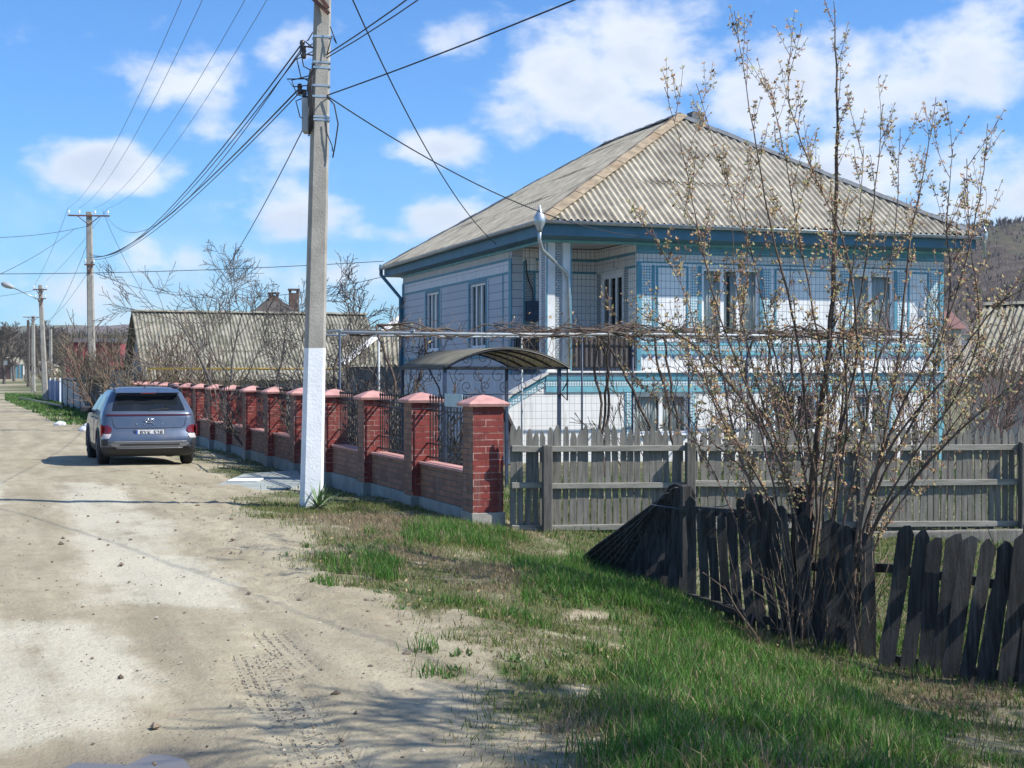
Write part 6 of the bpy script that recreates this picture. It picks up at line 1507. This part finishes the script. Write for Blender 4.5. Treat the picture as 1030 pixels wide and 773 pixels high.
# tangled low dry stems at the foot
thicket('dry_bramble', P(820, 600, 12.2).x, 12.2, 1.3, 1.05, 22, 510, 'tangled dry brambles around the foot of the shrubs in the fence gap', 'twig_brown', .003, 'bramble', .5, 1, .006)
thicket('dry_bramble', P(960, 600, 11.9).x, 12.4, 1.8, .9, 18, 511, 'sparse dry stems behind the right end of the broken fence', 'twig_brown', .003, 'bramble', .8, 1, .005)
thicket('bare_bush', P(900, 500, 22).x, 22.5, 3.2, 2.6, 34, 512, 'bare bushes in the yard behind the grey picket fence, right of the pergola', 'bark_pink', .006, 'bush', 1.5, 2, .012)
thicket('bare_bush', P(1000, 500, 24).x, 24, 2.6, 3.0, 30, 513, 'bare bushes behind the grey picket fence at the right edge', 'twig_brown', .006, 'bush', 1.5, 2, .012)
thicket('bare_bush', P(700, 500, 21).x, 21, 2.6, 2.2, 20, 514, 'bare shrub in the yard in front of the lower middle windows', 'vine_bark', .005, 'bush', 1.2, 2, .012)
# ---------------------------------------------------------------- grass
def blades(name, xs, ys, hs, ws, cols, label, kind_cat, seed, lean=.5, tone='grass_blade'):
    rgn = np.random.RandomState(seed); n = len(xs); zs = H(xs, ys)
    a = rgn.uniform(0, 2 * np.pi, n); tw = rgn.uniform(0, 2 * np.pi, n); ln = rgn.uniform(.1, 1, n) * lean
    wx, wy = np.cos(tw) * ws * .5, np.sin(tw) * ws * .5; dx, dy = np.cos(a) * ln * hs, np.sin(a) * ln * hs
    V = np.empty((n, 7, 3)); lv = [(0, 1, 0), (.35, .9, .12), (.72, .6, .5)]
    for k, (q, wq, cq) in enumerate(lv):
        hx = xs + dx * cq; hy = ys + dy * cq; hz_ = zs + hs * q * (1 - .25 * ln * q) - .01
        V[:, 2 * k, 0] = hx - wx * wq; V[:, 2 * k, 1] = hy - wy * wq; V[:, 2 * k, 2] = hz_
        V[:, 2 * k + 1, 0] = hx + wx * wq; V[:, 2 * k + 1, 1] = hy + wy * wq; V[:, 2 * k + 1, 2] = hz_
    V[:, 6, 0] = xs + dx; V[:, 6, 1] = ys + dy; V[:, 6, 2] = zs + hs * (1 - .35 * ln)
    base = (np.arange(n) * 7)[:, None]
    L = np.concatenate([base + np.array([0, 1, 3, 2]), base + np.array([2, 3, 5, 4]), base + np.array([4, 5, 6])], 1).ravel()
    me = bpy.data.meshes.new(name); me.vertices.add(n * 7); me.loops.add(len(L)); me.polygons.add(n * 3)
    me.vertices.foreach_set('co', V.astype(np.float32).ravel()); me.loops.foreach_set('vertex_index', L.astype(np.int32))
    stt = (np.arange(n) * 11)[:, None] + np.array([0, 4, 8]); me.polygons.foreach_set('loop_start', stt.ravel().astype(np.int32)); me.polygons.foreach_set('loop_total', np.tile([4, 4, 3], n).astype(np.int32))
    me.update(); me.validate()
    at = me.attributes.new('tint', 'FLOAT_COLOR', 'POINT'); cc = np.ones((n, 7, 4), np.float32); cc[:, :, :3] = cols[:, None, :]; at.data.foreach_set('color', cc.ravel())
    me.materials.append(MT[tone]); o = bpy.data.objects.new(name, me); COL.objects.link(o); tag(o, label, kind_cat, None, 'stuff'); return o
m = bpy.data.materials.new('grass_blade'); m.use_nodes = True; t = NT(m.node_tree); MT['grass_blade'] = m
at = t.add('ShaderNodeAttribute', attribute_name='tint').outputs['Color']
d1_ = t.add('ShaderNodeBsdfPrincipled', {'Base Color': at, 'Roughness': .6, 'Specular IOR Level': .3}); d2_ = t.add('ShaderNodeBsdfTranslucent', {'Color': at})
mx = t.add('ShaderNodeMixShader', {0: .3, 1: d1_.outputs[0], 2: d2_.outputs[0]}); t.l.new(mx.outputs[0], t.add('ShaderNodeOutputMaterial').inputs[0])
rgn = np.random.RandomState(8)
def sample(n, x0, x1, y0, y1): return rgn.uniform(x0, x1, n), rgn.uniform(y0, y1, n)
def colmix(n, a, b, j=.2):
    q = rgn.rand(n)[:, None]; return np.clip((np.array(a) * (1 - q) + np.array(b) * q) * (1 + rgn.uniform(-j, j, (n, 1))), 0, 1)
def lushf(x, y): return sm(-.15, .3, np.maximum.reduce([sdf(x, y, p) for p in LUSH]) + .15 * vfield(x, y, 2, 3))
def dryf(x, y): return sm(-.2, .2, np.maximum.reduce([sdf(x, y, p) for p in DRY]) + .2 * vfield(x, y, 12, 3))
x, y = sample(520000, -4.5, 5.5, 5.6, 20); keep = (np.abs(x) < .37 * y + .3); x, y = x[keep], y[keep]
g = grass_amt(x, y) * (.35 + .65 * sm(-.4, .5, vfield(x, y, 14, 3.2))); keep = rgn.rand(len(x)) < g ** 1.1 * .95; x, y = x[keep], y[keep]
lu = lushf(x, y); dr_ = dryf(x, y); n = len(x); hs = (.025 + .04 * rgn.rand(n)) + lu * (.04 + .07 * rgn.rand(n)) ; hs *= .75 + .45 * sm(-.5, .7, vfield(x, y, 15, 4.1))
cols = colmix(n, (.10, .15, .03), (.17, .21, .05)); lc = colmix(n, (.06, .16, .028), (.13, .26, .04)); cols = cols * (1 - lu[:, None]) + lc * lu[:, None]
isd = rgn.rand(n) < (.24 + .6 * dr_ * (1 - lu)); dc = colmix(n, (.26, .19, .11), (.40, .31, .2)); cols = np.where(isd[:, None], dc, cols)
blades('verge_grass', x, y, hs, .0045 + .004 * rgn.rand(n), cols, 'patchy green spring grass on the verge between road and fences', 'grass', 1, .8)
# broad leaved weeds
x, y = sample(9000, -3.5, 4.5, 5.8, 17); keep = rgn.rand(9000) < grass_amt(x, y) * .5 * sm(.0, .7, vfield(x, y, 61, 2.4)); x, y = x[keep], y[keep]
x = np.repeat(x, 7) + rgn.normal(0, .018, len(x) * 7); y = np.repeat(y, 7) + rgn.normal(0, .018, len(y) * 7); n = len(x)
blades('verge_weeds', x, y, .035 + .03 * rgn.rand(n), .014 + .012 * rgn.rand(n), colmix(n, (.06, .13, .03), (.13, .21, .07), .25), 'low broad leaved weeds growing among the verge grass', 'weeds', 7, 1.5)
# matted dead grass
x, y = sample(160000, -4.0, 5.0, 5.7, 18); keep = (rgn.rand(160000) < grass_amt(x, y) ** .6 * (.12 + .5 * sm(-.1, .7, vfield(x, y, 62, 1.8)))) & (np.abs(x) < .37 * y + .2); x, y = x[keep], y[keep]; n = len(x)
blades('dead_grass', x, y, .02 + .05 * rgn.rand(n), .003 + .003 * rgn.rand(n), colmix(n, (.17, .13, .085), (.34, .27, .18), .3), 'matted dead brown grass lying between the green tufts', 'dead grass', 8, 3.0)
# tall lush clumps
cx, cy = sample(1500, -1.5, 5, 6.0, 16.5); lu = lushf(cx, cy); L1 = sm(-.05, .15, sdf(cx, cy, LUSH[1])); ex_, ey_ = sample(700, -.5, 2.2, 10.5, 14.5); el_ = sdf(ex_, ey_, LUSH[1]) > -.05
keep = rgn.rand(1500) < lu * .9 + .10 * grass_amt(cx, cy); cx, cy = np.concatenate([cx[keep], ex_[el_]]), np.concatenate([cy[keep], ey_[el_]])
nb_ = 60; x = np.repeat(cx, nb_) + rgn.normal(0, .06, len(cx) * nb_); y = np.repeat(cy, nb_) + rgn.normal(0, .06, len(cx) * nb_); n = len(x)
hs = np.repeat(rgn.uniform(.09, .19, len(cx)), nb_) * rgn.uniform(.5, 1.1, n); cols = colmix(n, (.05, .145, .024), (.115, .24, .04)); dc = colmix(n, (.28, .22, .12), (.38, .31, .18)); cols = np.where((rgn.rand(n) < .08)[:, None], dc, cols)
blades('tall_grass', x, y, hs, .005 + .004 * rgn.rand(n), cols, 'taller lush grass tufts in front of the dark broken fence', 'grass', 2, .7)
# dry straw tufts
cx, cy = sample(1500, -4, 5, 5.8, 18); dd_ = dryf(cx, cy); s_, t_ = st(cx, cy); edge = np.exp(-((s_ - (.2 + .25 * (-(t_ + 4.3)).clip(0, 9))) / .35) ** 2) * (t_ < -2.5)
keep = rgn.rand(1500) < dd_ * .75 + .07 * grass_amt(cx, cy) + .5 * edge; cx, cy = cx[keep], cy[keep]; nb_ = 34
x = np.repeat(cx, nb_) + rgn.normal(0, .07, len(cx) * nb_); y = np.repeat(cy, nb_) + rgn.normal(0, .07, len(cx) * nb_); n = len(x)
hs = np.repeat(rgn.uniform(.05, .16, len(cx)), nb_) * rgn.uniform(.4, 1.1, n); blades('dry_grass', x, y, hs, .003 + .003 * rgn.rand(n), colmix(n, (.20, .14, .085), (.36, .28, .18), .3), 'dry straw coloured grass tufts scattered over the verge', 'dry grass', 3, 1.4)
# yard and far grass, fence foot strip
x, y = sample(60000, -1, 9, 9, 28); s_, t_ = st(x, y); keep = (np.abs(x) < .38 * y + .3) & ((s_ > .5)) & (rgn.rand(60000) < .8); x, y = x[keep], y[keep]; n = len(x)
blades('yard_grass', x, y, .04 + .07 * rgn.rand(n), .009 + .006 * rgn.rand(n), colmix(n, (.07, .14, .03), (.13, .19, .05)), 'green grass in the yard behind the broken picket fence', 'grass', 4, .7)
x = rgn.uniform(-28, -1.5, 160000); y = rgn.uniform(17, 78, 160000); s_, t_ = st(x, y); keep = (s_ > -4.2) & (s_ < -.12) & (t_ > -.5); x, y = x[keep], y[keep]; keep = rgn.rand(len(x)) < grass_amt(x, y) * .9; x, y = x[keep], y[keep]; n = len(x)
blades('fence_foot_grass', x, y, (.03 + .05 * rgn.rand(n)), .006 + .0004 * y, colmix(n, (.07, .115, .03), (.13, .17, .05)), 'thin green grass strip along the foot of the brick fence', 'grass', 5, .8)
x = rgn.uniform(-45, -15, 60000); y = rgn.uniform(45, 130, 60000); keep = sdf(x, y, FARG) > -.8; x, y = x[keep], y[keep]; n = len(x)
blades('far_verge_grass', x, y, .08 + .10 * rgn.rand(n), np.full(n, .05), colmix(n, (.07, .15, .03), (.11, .20, .05)), 'bright green grass on the far verge around the street lamp', 'grass', 6, .8)
# ---------------------------------------------------------------- clods, stones and litter
def lumps(name, xs, ys, rs, mats_, label, cat, seed, flat=.6):
    r_ = random.Random(seed); mb = MB()
    for x_, y_, r0 in zip(xs, ys, rs):
        z_ = hz(x_, y_) ; c = [(1, 0, 0), (0, 1, 0), (-1, 0, 0), (0, -1, 0), (0, 0, 1), (0, 0, -1)]; an = r_.uniform(0, 3); i = len(mb.v)
        for (a_, b_, c_) in c:
            k = r0 * r_.uniform(.6, 1.25); mb.v.append((x_ + k * (a_ * math.cos(an) - b_ * math.sin(an)), y_ + k * (a_ * math.sin(an) + b_ * math.cos(an)), z_ + r0 * .15 + k * c_ * flat))
        mi = r_.randint(0, len(mats_) - 1)
        for f in ((0, 1, 4), (1, 2, 4), (2, 3, 4), (3, 0, 4), (1, 0, 5), (2, 1, 5), (3, 2, 5), (0, 3, 5)): mb.f.append(tuple(i + q for q in f)); mb.m.append(mi)
    tag(mb.build(name, [MT[k] for k in mats_], fix=False), label, cat, None, 'stuff')
mat('clod_dark', (.12, .09, .065), .95, .3, 9); mat('pebble', (.40, .36, .29), .9, .2, 9)
cx = rgn.uniform(-6.5, 2.5, 9000); cy = rgn.uniform(5.8, 30, 9000); s_, t_ = st(cx, cy); pr_ = np.exp(-((s_ + 3.1) / .75) ** 2) * .75 + .10 * (s_ < -2) + .3 * np.maximum.reduce([sm(-.1, .1, sdf(cx, cy, p)) for p in BARE]); keep = (rgn.rand(9000) < pr_ * (.2 + .8 * sm(-.2, .6, vfield(cx, cy, 31, 2.5)))) & (np.abs(cx) < .37 * cy + .2)
cx, cy = cx[keep], cy[keep]; lumps('soil_clods', cx, cy, np.random.RandomState(3).gamma(2.2, .0052, len(cx)).clip(.004, .045), ['clod', 'clod', 'clod_dark'], 'crumbled soil clods and grit along the muddy road margin', 'soil', 1)
tx_, ty_ = [], []
for ln in TRK:
    for i in range(len(ln) - 1):
        L_ = math.hypot(ln[i + 1][0] - ln[i][0], ln[i + 1][1] - ln[i][1]); ux, uy = (ln[i + 1][0] - ln[i][0]) / L_, (ln[i + 1][1] - ln[i][1]) / L_
        for k in range(int(L_ / .035)):
            for w_ in (-.09, -.03, .04, .10):
                if rgn.rand() < .34: d_ = k * .035 + rgn.normal(0, .006); tx_.append(ln[i][0] + ux * d_ - uy * (w_ + rgn.normal(0, .006))); ty_.append(ln[i][1] + uy * d_ + ux * (w_ + rgn.normal(0, .006)))
lumps('tyre_track_ridges', np.array(tx_), np.array(ty_), rgn.uniform(.003, .011, len(tx_)), ['clod_dark', 'clod'], 'dark ridged mud of tyre tracks on the near right side of the road', 'mud', 6)
cx = rgn.uniform(-6.5, 4, 2600); cy = rgn.uniform(5.8, 26, 2600); keep = (np.abs(cx) < .37 * cy); cx, cy = cx[keep], cy[keep]; lumps('road_pebbles', cx, cy, np.random.RandomState(4).gamma(2, .0035, len(cx)).clip(.003, .017), ['pebble', 'clod', 'clod'], 'small pebbles strewn over the dirt road and verge', 'pebbles', 2)
lf = MB(); r_ = random.Random(9)
for k in range(1500):
    x_, y_ = r_.uniform(-3.5, 4), r_.uniform(6, 18)
    if grass_amt(np.array([x_]), np.array([y_]))[0] < .3: continue
    leafquad(lf, Vector((x_, y_, hz(x_, y_) + r_.uniform(.005, .04))), .045, r_)
tag(lf.build('leaf_litter', MT['vine_leaf_dry'], fix=False), 'fallen dry leaves and scraps lying in the verge grass', 'leaves', None, 'stuff')

# ---------------------------------------------------------------- air
hb = MB(); hb.box(-1400, 1400, -80, 2900, -3, 190)
hm = bpy.data.materials.new('haze_air'); hm.use_nodes = True; t = NT(hm.node_tree)
pv = t.add('ShaderNodeVolumePrincipled', {'Color': (.86, .92, 1.0), 'Density': HAZE, 'Anisotropy': 0.2})
t.l.new(pv.outputs[0], t.add('ShaderNodeOutputMaterial').inputs['Volume'])
ho = hb.build('haze', hm); tag(ho, 'thin pale haze in the air over the street and the hills', 'haze', None, 'stuff')
